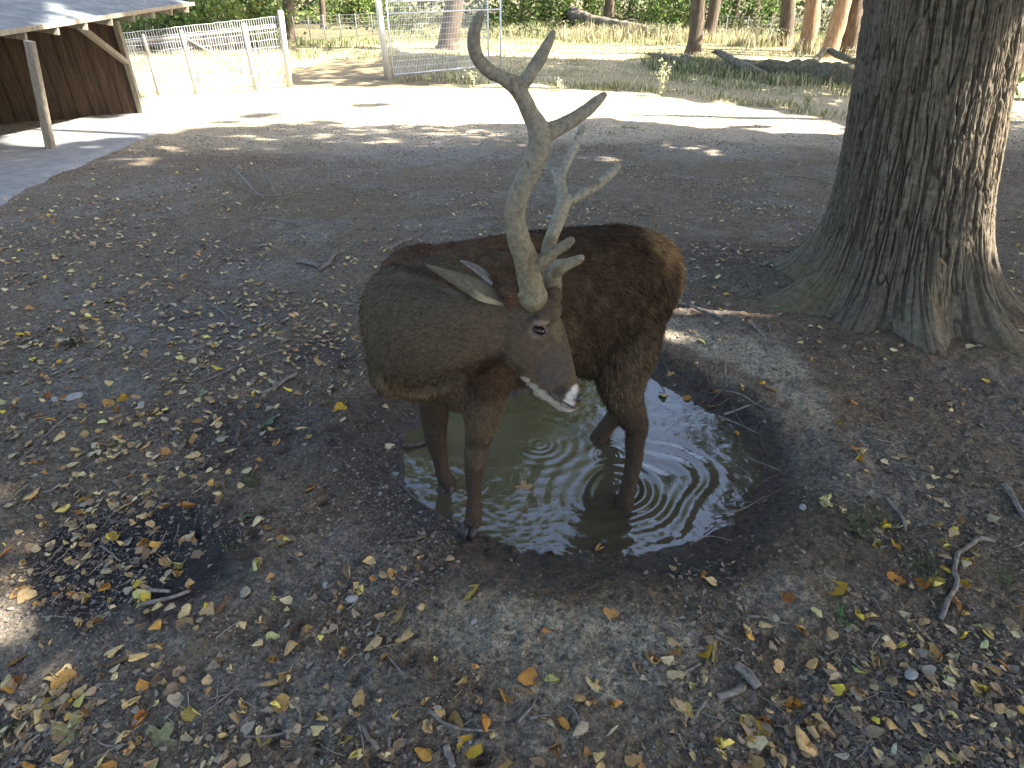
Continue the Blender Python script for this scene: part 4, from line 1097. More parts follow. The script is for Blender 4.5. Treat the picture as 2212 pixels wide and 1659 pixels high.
def mass(name, x0, x1, y0, y1, z0, z1, n, size, cols, kind='stuff'):
    P = np.stack([rng.uniform(x0, x1, n), rng.uniform(y0, y1, n), rng.uniform(z0, z1, n)], 1)
    P[:, 2] += zbase(P[:, 0], P[:, 1])
    d_ = noise3(P[:, 0] * .28, P[:, 1] * .28, P[:, 2] * .6) + .5 * noise3(P[:, 0] * .9, P[:, 1] * .9, P[:, 2] * 1.3)
    P = P[d_ > -.05]
    V, F = leaf_quads(P, size, .8)
    k = noise3(P[:, 0] * .4, P[:, 1] * .4, P[:, 2] * .8)[:, None]
    cv = (np.array(cols[0])[None] * (.5 - .5 * k) + np.array(cols[1])[None] * (.5 + .5 * k)) * (0.5 + 1.0 * rng.random((len(P), 1)))
    return mesh_np(name, V, F, M['foliage'], None, False, np.repeat(cv, 4, 0), kind)
mass('forest_foliage', -55, 55, 52, 72, .2, 9, 60000, .42, [(.016, .026, .012), (.085, .11, .035)])
mass('undergrowth', -46, 46, 40, 54, .05, .55, 26000, .20, [(.035, .05, .02), (.12, .14, .05)])

# ------------------------------------------------------------------ unseen shade trees right of the picture, crowns shaped to cast the shade
def shade_tree(x, y, cz, rad, n, label, size=.26):
    z = float(zbase(x, y)); t = empty('shade_tree', (x, y, z)); tag(t, label, 'tree', 'unseen trees shaped to shade the clearing from the right')
    s = cr(np.array([(x, y, z - .1, .36), (x + .05, y, z + .8, .28), (x, y + .1, z + 3, .24), (x - .1, y, cz - 1, .17), (x, y, cz + 2, .06)]), 4)
    MB().tube(s[:, :3], s[:, 3], 12, (0, 1, 0), rough=.1).build('trunk', M['barkfar'], t, True)
    crown('crown', t, (x, y, cz), rad, n, size, (.08, .12, .03), True, 90)
crown('crown', oak, (6.6, 3.6, 9.5), (5.2, 5.2, 2.6), 33000, .24, (.075, .115, .03), True, 120)
shade_tree(12.5, 1.0, 9.5, (4.5, 4.5, 2.6), 22000, 'tall leafy tree shading the puddle from the right')
shade_tree(11.5, 8.5, 8.5, (5, 4.8, 2.8), 22000, 'broad leafy tree to the right of the big oak')
shade_tree(8.5, -4.5, 9, (5, 4.5, 2.6), 16000, 'leafy tree behind the viewer on the right')
shade_tree(13.5, 15, 8.5, (5, 5, 2.8), 22000, 'leafy tree beyond the big oak on the right')
shade_tree(19.5, 10, 10, (5, 5, 2.8), 14000, 'leafy tree far to the right of the oak')
shade_tree(15.5, 22, 8.5, (5, 4.5, 2.8), 18000, 'leafy tree right of the mossy log')
shade_tree(7.5, 30, 8.0, (5, 4, 2.4), 9000, 'leafy tree standing at the right edge of the wood')
shade_tree(21, 30, 9.0, (6, 5, 2.8), 12000, 'leafy tree at the far right corner of the clearing')
shade_tree(14.5, 4.6, 11.8, (3.8, 3.8, 2.4), 12000, 'leafy tree added far right to shade the oak flank')  # unseen tree added to keep sun off the lower oak trunk
crown('added_shade_crown', oak, (8.6, 9.0, 14), (4.2, 4.5, 2.4), 16000, .24, (.075, .115, .03), True, 80)  # unseen foliage added beside the oak crown for its shade

def added_shade_tree(x, y, crowns, label):  # unseen trees added for the shade their crowns cast
    z = float(zbase(x, y)); t = empty('added_shade_tree', (x, y, z)); tag(t, label, 'tree', 'unseen tall trees added to shade the scene')
    c0 = crowns[0][0]
    s = cr(np.array([(x, y, z - .1, .42), (x, y, z + 1, .33), (x * .9 + c0[0] * .1, y * .9 + c0[1] * .1, z + 5, .28), (x * .5 + c0[0] * .5, y * .5 + c0[1] * .5, c0[2] - 3, .18), (c0[0], c0[1], c0[2] + 1, .06)]), 4)
    MB().tube(s[:, :3], s[:, 3], 12, (0, 1, 0), rough=.1).build('trunk', M['barkfar'], t, True)
    for c_, r_, n_, sz in crowns: crown('crown', t, c_, r_, n_, sz, (.08, .125, .03), True, 110)
added_shade_tree(10.5, 9.5, [((10.2, 10.6, 20.5), (4.6, 6, 3), 20000, .32)], 'unseen tall tree added right of the oak to shade the shed roof')
added_shade_tree(14.5, 18.5, [((12, 18.5, 14), (5.5, 5.5, 3), 18000, .32)], 'unseen tall tree added behind the oak to shade the grass')
added_shade_tree(-5.5, -3.5, [((-3.5, -1.0, 8.5), (4.5, 3.5, 2), 11000, .30)], 'unseen tree added behind the viewer on the left for shade')
added_shade_tree(3.5, -4.5, [((1.2, 0.6, 9.5), (4.5, 3.2, 2), 12000, .28)], 'unseen tree added over the viewer to deepen the near shade')
added_shade_tree(20, 24, [((18, 24, 17), (6, 6, 3.5), 14000, .36)], 'unseen tall tree added beyond the mossy log for shade')

# ------------------------------------------------------------------ dead wood in the clearing
def wood(name, label, pts, rads, mat, cat='log', rough=.16, ns=14, extra=(), stuffcol=None, end=None):
    pts = [np.array(p, float) for p in pts]
    t = empty(name, pts[0]); tag(t, label, cat)
    s = cr(np.concatenate([np.array(pts), np.array(rads)[:, None]], 1), 12)
    V, F = tube(s[:, :3], s[:, 3], max(ns, 18) + 8, rough=rough, seed=pts[0][0])
    axc = np.repeat(s[:, :3], max(ns, 18) + 8, 0); dr = V - axc; rl = np.linalg.norm(dr, axis=1)[:, None]
    dn = (.20 * noise3(V[:, 0] * 4, V[:, 1] * 4, V[:, 2] * 4) + .16 * noise3(V[:, 0] * 11, V[:, 1] * 11, V[:, 2] * 11))[:, None]
    V = V + dr * dn
    mesh_np('stem', V, F, mat, t, True)
    for e in extra:
        q, r_ = e
        s = cr(np.concatenate([np.array(q, float), np.array(r_)[:, None]], 1), 4)
        MB().tube(s[:, :3], s[:, 3], 8, rough=rough, seed=1).build('branch', mat, t, True)
    return t
def gu(px, py, h): p = G(px, py); p[2] += h; return p
wood('fallen_log', 'thick mossy fallen trunk lying in the grass left of the big oak', [gu(1500, 150, .1), gu(1570, 158, .15), gu(1650, 163, .20), gu(1740, 172, .24), gu(1820, 183, .25), gu(1900, 192, .24)], [.10, .20, .27, .30, .32, .30], M['mosslog'], ns=20,
     extra=[([gu(1750, 165, .4), gu(1775, 152, .62), gu(1800, 158, .55), gu(1840, 170, .5)], [.12, .11, .12, .10])])
wood('broken_limb', 'snapped grey-brown limb with a pointed end propped on the mossy trunk', [W(1536, 113, G(1560, 150)[1]), gu(1545, 150, .55), gu(1570, 156, .42), gu(1605, 165, .28), gu(1650, 172, .12)], [.025, .09, .13, .14, .12], M['log'])
wood('broken_log', 'short broken brown log at the left end of the dead wood', [gu(1398, 134, .28), gu(1420, 140, .30), gu(1450, 146, .26), gu(1480, 150, .2), gu(1530, 158, .08)], [.05, .10, .13, .12, .08], M['log'])
wood('log_piece', 'small stub of dead wood between broken log and propped limb', [gu(1470, 138, .26), gu(1485, 140, .25), gu(1510, 146, .1)], [.05, .08, .07], M['log'])
wood('root_plate', 'uprooted trunk with torn roots lying at the edge of the wood', [gu(1228, 50, .7), gu(1245, 58, .55), gu(1300, 66, .4), gu(1370, 74, .3), gu(1430, 80, .15)], [.45, .42, .3, .22, .1], M['log'],
     extra=[([gu(1232, 50, .6), gu(1215, 45, .9), gu(1205, 40, 1.2)], [.12, .08, .02]), ([gu(1232, 50, .6), gu(1245, 40, 1.3)], [.1, .02]), ([gu(1235, 55, .4), gu(1205, 62, .3), gu(1190, 60, .5)], [.1, .06, .02])])
wood('bare_branch', 'bleached forked branch sticking up at the back of the sunlit grass', [gu(1165, 62, .0), gu(1180, 52, .3), gu(1190, 40, .9), gu(1196, 30, 1.3)], [.08, .07, .05, .02], M['log'], 'branch', extra=[([gu(1190, 40, .8), gu(1178, 36, 1.2)], [.04, .01]), ([gu(1175, 54, .2), gu(1210, 56, .4), gu(1240, 52, .3)], [.06, .05, .02])])
for k in range(9):
    x0 = 1290 + k * 16 + random.uniform(-8, 8); y0 = 56 + random.uniform(-5, 8)
    an = random.uniform(-.3, .3)
    o = wood('dead_branch', 'grey dead branch lying in the tangle at the edge of the wood', [gu(x0, y0, .15), gu(x0 + 30, y0 + 8 * an, .3 + .3 * random.random()), gu(x0 + 62, y0 + 22 * an, .1 + .6 * random.random())], [.07, .06, .03], M['log'], 'branch', ns=7)
    o['group'] = 'dead branches lying in a tangle'; o['label'] = f"grey dead branch in the tangle at the wood's edge, {('first', 'second', 'third', 'fourth', 'fifth', 'sixth', 'seventh', 'eighth', 'ninth')[k]} from the left"
wood('fallen_log', 'dark fallen trunk lying behind the stock fence on the left', [gu(300, 108, .3), gu(380, 112, .3), gu(480, 110, .32), gu(560, 104, .3)], [.2, .25, .26, .2], M['log'])

# ------------------------------------------------------------------ grass
def blades(n, region, hmin, hmax, w, cols, lean=.35):
    x, y = region(n)
    keep_ = np.ones(len(x), bool)
    z = terrain(x, y, False)
    n = len(x)
    h = rng.uniform(hmin, hmax, n) * (0.6 + .8 * np.clip(fbm2(x, y, .8, 3, 8) + .5, 0, 1.4))
    a = rng.uniform(0, 6.28, n); ld = rng.uniform(0, 6.28, n); l_ = lean * rng.random(n) * h * 1.6
    P = np.stack([x, y, z - .01], 1); s = np.stack([np.cos(a), np.sin(a), a * 0], 1) * (w * (.6 + .8 * rng.random(n)) * np.clip(y / 12, .5, 3))[:, None]
    T = P + np.stack([np.cos(ld) * l_, np.sin(ld) * l_, h], 1); Md = P + np.stack([np.cos(ld) * l_ * .3, np.sin(ld) * l_ * .3, h * .6], 1)
    V = np.stack([P - s, P + s, Md + s * .7, T, Md - s * .7], 1).reshape(-1, 3)
    i = np.arange(n)[:, None] * 5
    F = np.concatenate([np.concatenate([i, i + 1, i + 2, i + 4], 1)]); 
    F2 = np.concatenate([i + 4, i + 2, i + 3, i + 3], 1)
    c0 = np.array(cols)[rng.integers(0, len(cols), n)] * (.6 + .7 * rng.random((n, 1)))
    return V, np.concatenate([F, F2]) if False else F, F2[:, :3], np.repeat(c0, 5, 0)
def grass_obj(name, parts):
    v = []; q = []; t = []; c = []; o = 0
    for V, F, F2, c_ in parts:
        v.append(V); q.append(F + o); t.append(F2 + o); c.append(c_); o += len(V)
    F = [tuple(r) for a in q for r in a.tolist()] + [tuple(r) for a in t for r in a.tolist()]
    return mesh_np(name, np.concatenate(v), F, M['grass'], None, False, np.concatenate(c), 'stuff')
def reg_px(polys, jitter=0):
    """sample ground positions inside photo regions, evenly over the ground"""
    def f(n):
        xs = []; ys = []
        tot = 0
        while tot < n:
            x = rng.uniform(-26, 22, n * 2); y = 9 + 36 * rng.random(n * 2) ** 1.3
            px, py = project(x, y, zbase(x, y))
            m_ = np.zeros(len(x), bool)
            for p in polys: m_ |= in_poly(px, py + 6 * noise2(x * .8, y * .8), p)
            d_ = fbm2(x, y, .45, 3, 12) + .25
            m_ &= rng.random(len(x)) < np.clip(.25 + d_, .08, 1)
            xs.append(x[m_]); ys.append(y[m_]); tot += m_.sum()
            if m_.sum() == 0: break
        return np.concatenate(xs)[:n], np.concatenate(ys)[:n]
    return f
STRAW = [(.50, .44, .27), (.44, .38, .22), (.56, .50, .34), (.32, .32, .16)]
GREEN = [(.13, .18, .06), (.18, .21, .08), (.26, .26, .12), (.10, .15, .05)]
back = reg_px([[(840, 60), (1200, 68), (1400, 74), (1700, 85), (1900, 110), (1900, 235), (1700, 230), (1500, 200), (1330, 180), (1100, 172), (850, 172)], [(1880, 200), (2212, 200), (2212, 260), (1880, 250)]])
backg = reg_px([[(1380, 120), (1500, 128), (1900, 200), (1880, 215), (1700, 205), (1500, 185), (1400, 160)], [(640, 90), (850, 80), (850, 125), (640, 130)], [(840, 60), (1900, 70), (1900, 110), (840, 85)]])
left = reg_px([[(280, 85), (620, 85), (640, 110), (620, 182), (400, 176), (300, 180)]])
edge = reg_px([[(860, 168), (1100, 172), (1330, 183), (1700, 225), (1850, 250), (1850, 262), (1700, 240), (1330, 197), (1100, 184), (860, 180)]])
grass_obj('dry_grass', [blades(5000, reg_px([[(1400, 138), (1560, 156), (1700, 176), (1860, 200), (1860, 186), (1700, 160), (1560, 142), (1420, 124)], [(1400, 150), (1560, 170), (1860, 214), (1860, 200), (1560, 158), (1400, 138)]]), .10, .34, .007, STRAW + GREEN), blades(26000, back, .03, .13, .006, STRAW), blades(9000, backg, .08, .28, .007, GREEN + STRAW[:1]), blades(9000, left, .05, .25, .007, STRAW), blades(2500, edge, .05, .22, .006, STRAW + GREEN),
                        blades(6000, reg_px([[(940, 84), (1180, 84), (1330, 90), (1500, 92), (1700, 110), (1850, 130), (1850, 112), (1700, 92), (1500, 74), (1330, 70), (1180, 66), (940, 68)]]), .15, .55, .008, STRAW)])
def near_tuft(px, py, n, h, cols, label, rad_=.05):
    p = G(px, py); V = []; Fq = []; c_ = []
    for i in range(n):
        a = random.uniform(0, 6.28); r_ = rad_ * random.random() ** .5; b_ = p + np.array([math.cos(a) * r_, math.sin(a) * r_, -.004])
        ld = random.uniform(0, 6.28); l_ = random.uniform(.2, 1.1) * h; s_ = np.array([math.cos(ld + 1.57), math.sin(ld + 1.57), 0]) * random.uniform(.0008, .0018) * (p[1] ** .5)
        hh_ = h * random.uniform(.3, 1)
        o_ = len(V); V += [b_ - s_, b_ + s_, b_ + [math.cos(ld) * l_ * .4, math.sin(ld) * l_ * .4, hh_ * .7] + s_, b_ + [math.cos(ld) * l_, math.sin(ld) * l_, hh_ * .8], b_ + [math.cos(ld) * l_ * .4, math.sin(ld) * l_ * .4, hh_ * .7] - s_]
        Fq += [(o_, o_ + 1, o_ + 2, o_ + 4), (o_ + 4, o_ + 2, o_ + 3)]; cc_ = np.array(random.choice(cols)) * random.uniform(.6, 1.3); c_ += [cc_] * 5
    t = mesh_np('grass_tuft', np.array(V), Fq, M['grass'], None, False, np.array(c_)); tag(t, label, 'grass'); return t
DG = [(.05, .10, .03), (.08, .13, .04), (.12, .15, .06)]
near_tuft(155, 745, 70, .07, [(.05, .05, .03), (.08, .08, .04)], 'dark mossy grass tuft among the leaves at the left')
near_tuft(1820, 1340, 16, .09, [(.07, .16, .04)], 'small bright green grass sprig in the litter at lower right', .03)
near_tuft(540, 1040, 40, .04, DG, 'flat green grass tuft left of the puddle')
near_tuft(270, 960, 34, .04, DG, 'flat green tuft among the dead leaves at mid left')
near_tuft(1880, 1130, 60, .05, DG, 'low green tuft in the litter right of the puddle', .10)
near_tuft(1990, 1230, 40, .05, DG, 'low green tuft beside the curved pale stick', .08)
near_tuft(860, 1330, 24, .03, DG, 'tiny green tuft on the clay in front of the puddle')
near_tuft(2170, 1250, 30, .05, DG, 'green tuft at the right edge beside the curved stick')
near_tuft(500, 1180, 20, .04, DG, 'thin green blades at the edge of the dark wet patch')
near_tuft(1360, 275, 60, .06, [(.25, .26, .10)], 'yellow-green tuft at the edge of the sunlight', .2)

# tall weeds
def weed(px, py, h, n, label, cols=((.50, .48, .30), (.40, .42, .22))):
    p = G(px, py); t = empty('weed', p); tag(t, label, 'weed')
    st_ = MB(); tips = []
    for k in range(n):
        a = random.uniform(0, 6.28); l_ = random.uniform(.05, .28) * h; hh_ = h * random.uniform(.6, 1)
        q = [p + [0, 0, -.02], p + [math.cos(a) * l_ * .4, math.sin(a) * l_ * .4, hh_ * .5], p + [math.cos(a) * l_, math.sin(a) * l_, hh_]]
        s = cr(np.array(q), 3); st_.tube(s, np.linspace(.010, .005, len(s)), 5); tips.append(s)
    st_.build('stem', M['stick'], t, True)
    P = []
    for s in tips:
        for i in range(26): 
            u = random.random() ** .6; k = u * (len(s) - 1); i0 = int(min(k, len(s) - 2)); q = s[i0] * (1 - (k - i0)) + s[i0 + 1] * (k - i0)
            P.append(q + np.array([random.gauss(0, .035), random.gauss(0, .035), random.gauss(0, .02)]) * (1.0 + (u > .7)))
    V, F = leaf_quads(np.array(P), .07, 1); cv = np.array(cols)[rng.integers(0, len(cols), len(P))] * (.7 + .6 * rng.random((len(P), 1)))
    mesh_np('foliage', V, F, M['foliage'], t, False, np.repeat(cv, 4, 0))
weed(1430, 208, .92, 6, 'tall pale sunlit weed standing alone right of the antlers')
weed(1020, 190, .55, 4, 'short sunlit weed at the grass edge left of the antlers')
weed(1745, 232, .42, 5, 'low pale weed in the shaded grass by the oak')
weed(968, 180, .40, 3, 'thin weed by the gate bottom rail')
weed(925, 182, .35, 2, 'thinnest weed right of the gate post')
weed(560, 186, .5, 4, 'sunlit weed at the foot of the fence near its end post')
weed(430, 182, .55, 4, 'sunlit weed at the middle of the left fence')
weed(1210, 196, .30, 3, 'small weed at the shaded grass edge behind the antlers')
for i, (px, py) in enumerate([(1110, 84), (1075, 92), (1330, 88), (1400, 84), (1460, 88), (1650, 92), (1685, 100), (1720, 122), (1250, 84), (1835, 140)]):
    o = weed(px, py, .75, 4, 'sunlit weed at far edge of the bright grass, ' + ['just right of the gate', 'hidden beside the gate mesh', 'below the root plate', 'right of the dead branch tangle', 'left of the close pair of trunks', 'left of the dark grey trunk', 'before the dark grey trunk', 'before the sunlit trunks', 'left of the root plate', 'touching the big oak'][i])
for o in bpy.data.objects:
    if str(o.get('label', '')).startswith('sunlit weed at far edge'): o['group'] = 'weeds along the far edge of the bright grass'

# ------------------------------------------------------------------ fallen leaves
def leaf_mesh(kind, seed):
    rs = random.Random(seed)
    nu, nv = 7, 5
    V = []; 
    curl = rs.uniform(.9, 2.6) if kind == 'curled' else rs.uniform(.05, .5)
    fold = rs.uniform(.2, 1.1) if kind == 'curled' else rs.uniform(.0, .25)
    bend = rs.uniform(-.8, 1.4) if kind == 'curled' else rs.uniform(-.25, .3)
    if kind == 'maple':
        pts = []; nA = 30
        for i in range(nA):
            a = i / nA * 2 * math.pi
            lob = abs(math.cos(2.5 * (a - math.pi / 2))) ** .8
            r_ = .22 + .34 * lob + .05 * (i % 2) * lob
            if abs(((a + math.pi / 2) + math.pi) % (2 * math.pi) - math.pi) < .3: r_ = .14
            x = r_ * math.cos(a); y = r_ * math.sin(a)
            pts.append((x, y, .05 + .10 * x * x * rs.uniform(.5, 1) - .06 * y + rs.uniform(-.012, .012)))
        V = [(0, 0, .03)] + pts
        F = [(0, 1 + i, 1 + (i + 1) % nA) for i in range(nA)]
        n0 = len(V)
        V += [(-.008, -.12, .04), (.008, -.12, .04), (.01, -.55, .03), (.0, -.55, .03)]; F.append((n0, n0 + 1, n0 + 2, n0 + 3))
    else:
        nu, nv = 9, 8
        asp = rs.uniform(.42, .56)
        for i in range(nu):
            u = i / (nu - 1); w = asp * (math.sin(math.pi * min(1, (u * .95 + .05)) ** .72) ** .8) * (1.12 - .3 * u)
            if i == nu - 1: w = .015
            w *= 1 + rs.uniform(-.10, .10)
            for j in range(nv):
                t = (j / (nv - 1) * 2 - 1)
                V.append((t * w, (u - .5) - .10 * abs(t) * (1 - u), .05 * abs(t) + rs.uniform(-.016, .016)))
        V = np.array(V)
        nfold = rs.choice([1, 2, 2, 3]) if kind == 'curled' else 1
        for f_i in range(nfold):
            a = rs.uniform(0, 6.28) if kind == 'curled' else rs.choice([0, math.pi])
            dn = np.array([math.cos(a), math.sin(a)]); dsn = np.array([-dn[1], dn[0]])
            c_0 = rs.uniform(-.02, .20); thm = rs.uniform(1.4, 3.0) if kind == 'curled' else rs.uniform(.2, .6); r_ = rs.uniform(.05, .14)
            d_ = V[:, 0] * dn[0] + V[:, 1] * dn[1] - c_0; e_ = V[:, 0] * dsn[0] + V[:, 1] * dsn[1]; z_ = V[:, 2].copy()
            m_ = d_ > 0; thp = np.clip(d_ / r_, 0, thm); rest = np.maximum(d_ - thm * r_, 0)
            dn2 = r_ * np.sin(thp) + rest * math.cos(thm) - z_ * np.sin(thp); zn = r_ * (1 - np.cos(thp)) + rest * math.sin(thm) + z_ * np.cos(thp)
            dd_ = np.where(m_, dn2, d_) + c_0; V[:, 2] = np.where(m_, zn, z_)
            V[:, 0] = dd_ * dn[0] + e_ * dsn[0]; V[:, 1] = dd_ * dn[1] + e_ * dsn[1]
        V = [tuple(p) for p in V]
        F = [(i * nv + j, i * nv + j + 1, (i + 1) * nv + j + 1, (i + 1) * nv + j) for i in range(nu - 1) for j in range(nv - 1)]
        n0 = len(V); b0_ = np.array(V[nv // 2]); sx = rs.uniform(-.2, .2)
        V += [tuple(b0_ + [-.012, 0, 0]), tuple(b0_ + [.012, 0, 0]), tuple(b0_ + [sx + .01, -.45, .02]), tuple(b0_ + [sx - .004, -.45, .02])]; F.append((n0, n0 + 1, n0 + 2, n0 + 3))
    V = np.array(V); V[:, 2] -= V[:, 2].min()
    return V, F
TEMPL = {'curled': [leaf_mesh('curled', s) for s in range(12)], 'flat': [leaf_mesh('flat', 40 + s) for s in range(6)], 'maple': [leaf_mesh('maple', 80 + s) for s in range(4)]}
# material for single leaves: two-tone blade tinted per object
mlf, nt, b = nmat('dead_leaf', 0.7, 0.25)
oi = nt.nodes.new('ShaderNodeObjectInfo'); vv = coords(nt)
n1 = tnoise(nt, vv, 5, 5, .7); n2 = tnoise(nt, vv, 16, 4, .6)
geo = nt.nodes.new('ShaderNodeNewGeometry')
cc0 = mix(nt, oi.outputs['Color'], ramp(nt, n1, [(.3, (.62, .55, .46)), (.65, (1.15, 1.12, 1.05))]), .8)
cc0 = mix(nt, cc0, ramp(nt, n2, [(.36, (.5, .42, .35)), (.45, (1, 1, 1))]), .7)
wv = nt.nodes.new('ShaderNodeTexWave'); wv.wave_type = 'BANDS'; wv.bands_direction = 'DIAGONAL'; wv.inputs['Scale'].default_value = 3.2; wv.inputs['Distortion'].default_value = 2; nt.links.new(vv, wv.inputs['Vector'])
cc0 = mix(nt, cc0, ramp(nt, wv.outputs[0], [(0, (.8, .78, .74)), (.25, (1, 1, 1))]), .6)
bk_ = mix(nt, cc0, (.62, .50, .36), 1.0)
cf = mix(nt, bk_, cc0, geo.outputs['Backfacing'], 'MIX')
nt.links.new(cf, b.inputs['Base Color']); bump(nt, b, n2, .4, .03)
LM = {k: [] for k in TEMPL}
for k in TEMPL:
    for i, (V, F) in enumerate(TEMPL[k]):
        me_ = bpy.data.meshes.new('leaf_blade'); me_.from_pydata([tuple(p) for p in V], [], F); me_.materials.append(mlf)
        me_.polygons.foreach_set('use_smooth', np.ones(len(F), bool)); LM[k].append(me_)
LCOL = {'tan': [(.52, .385, .17), (.56, .43, .21), (.42, .30, .15), (.58, .47, .26), (.48, .32, .14)], 'pale': [(.40, .335, .23), (.33, .28, .20), (.37, .31, .215)], 'yellow': [(.68, .54, .07), (.64, .54, .14), (.70, .50, .05)],
        'orange': [(.44, .22, .05), (.40, .20, .07), (.48, .27, .06)], 'brown': [(.24, .17, .10), (.17, .12, .078), (.30, .215, .13)], 'green': [(.12, .27, .16)], 'palegreen': [(.34, .42, .30)], 'lime': [(.50, .48, .17), (.46, .45, .20)]}
def zone(px, py):
    if 120 < px < 500 and 1120 < py < 1330: return 'on the dark wet patch at lower left'
    if px < 780 and py < 850: return 'in the drift at left, behind the puddle'
    if px < 800 and py < 1120: return 'on the leaf-strewn mud left of the puddle'
    if px < 700 and py < 1420: return 'on the bare earth at lower left'
    if px < 800: return 'in the bottom left corner'
    if py > 1500 and px < 1500: return 'in the litter at the bottom middle'
    if py > 1195 and px < 1500: return 'on the grey clay in front of the puddle'
    if py > 1450: return 'in the litter at the bottom right'
    if py > 1150: return 'on the brown litter at lower right'
    if px > 1640 and py > 850: return 'on the mud right of the puddle'
    if py < 850 and px > 1450: return 'on the earth between deer and oak'
    if 800 < px < 1700 and py > 800: return 'at the rim of the puddle'
    return 'on the earth behind the deer'
CN = {'tan': 'tan', 'pale': 'pale grey-beige', 'yellow': 'bright yellow', 'orange': 'orange-brown', 'brown': 'dull brown', 'green': 'green', 'palegreen': 'pale green', 'lime': 'yellow-green'}
leaf_objs = []; leaf_px = []
def put_leaf(px, py, col_='tan', size=None, kind=None, label=None, rot=None):
    p = G(px, py); p[2] = tz(p[0], p[1])
    if float(dist_poly(p[:1], p[1:2], POND)[0]) < 0: p[2] = WATER
    kind = kind or ('curled' if random.random() < .78 else 'flat')
    me_ = random.choice(LM[kind])
    o = bpy.data.objects.new('fallen_leaf', me_); C.objects.link(o)
    s = size or random.uniform(.052, .082)
    o.location = (p[0], p[1], p[2] + .001); o.scale = (s, s, s * (random.uniform(.6, 1.0)))
    o.rotation_euler = (random.uniform(-.42, .42), random.uniform(-.42, .42), rot if rot is not None else random.uniform(0, 6.28))
    if kind == 'curled' and random.random() < .4: o.rotation_euler[0] += math.pi; o.location.z += o.scale[2] * max(v_.co.z for v_ in me_.vertices) * .93
    c_ = random.choice(LCOL[col_]); k = random.uniform(.8, 1.15); o.color = (c_[0] * k, c_[1] * k, c_[2] * k, 1)
    lab = label or f"{CN[col_]} {'curled' if kind == 'curled' else 'flat'} fallen leaf {zone(px, py)}"
    tag(o, lab, 'leaf'); leaf_objs.append(o); leaf_px.append((px, py))
    if label: o['fixed'] = 1
    return o
A_ = lambda x, y: (x * .3667, 608.3 + y * .3667)
B_ = lambda x, y: (x * .325, 1161.3 + y * .325)
C_ = lambda x, y: (718.9 + x * .35, 1216.6 + y * .35)
D_ = lambda x, y: (1437.8 + x * .3667, 1050.7 + y * .3667)
put_leaf(*A_(1175, 675), 'palegreen', .115, 'maple', 'pale green star-shaped maple leaf left of the puddle, the farther one', 1.2)
put_leaf(*A_(1570, 835), 'green', .125, 'maple', 'large green maple leaf lying left of the puddle', .4)
put_leaf(*A_(1440, 1385), 'green', .085, 'maple', 'small green maple leaf below the large green one', 2.0)
put_leaf(*A_(1995, 760), 'yellow', .085, 'flat', 'bright yellow flat leaf on dark mud between green leaf and deer')
put_leaf(*A_(515, 1265), 'yellow', .075, 'flat', 'bright yellow oval leaf standing in the drift at the left', 0)
put_leaf(*A_(1100, 1310), 'orange', .095, 'curled', 'long orange leaf beside the dark wet patch')
put_leaf(*B_(500, 1290), 'palegreen', .12, 'maple', 'faded grey-green maple leaf in the bottom left litter')
put_leaf(*B_(1050, 1365), 'palegreen', .12, 'maple', 'faded blue-green leaf under brown leaves at bottom left')
put_leaf(*B_(40, 1260), 'green', .10, 'flat', 'fresh green leaf at the far left edge near the bottom')
put_leaf(*C_(865, 1110), 'yellow', .085, 'flat', 'yellow lobed leaf beside an acorn at the bottom middle')
put_leaf(*C_(855, 175), 'yellow', .085, 'flat', 'yellow lobed leaf on clay just in front of the puddle')
put_leaf(*C_(1715, 345), 'tan', .07, 'curled', 'balled tan leaf alone on the pale clay right of centre')
put_leaf(*C_(1170, 700), 'orange', .085, 'curled', 'upright orange folded leaf below the pale clay')
put_leaf(*D_(1015, 600), 'yellow', .095, 'flat', 'long bright yellow leaf above the green sprig at lower right')
put_leaf(*D_(225, 985), 'yellow', .085, 'flat', 'bright yellow leaf resting against a big tan leaf')
put_leaf(*D_(285, 960), 'tan', .11, 'curled', 'big folded tan leaf behind a bright yellow one')
put_leaf(*D_(500, 1425), 'yellow', .10, 'flat', 'brightest yellow leaf at the bottom right')
put_leaf(*D_(735, 1260), 'orange', .09, 'curled', 'rolled rust-coloured leaf at the bottom right')
put_leaf(*D_(800, 1580), 'tan', .12, 'curled', 'large folded tan leaf at the very bottom right of centre')
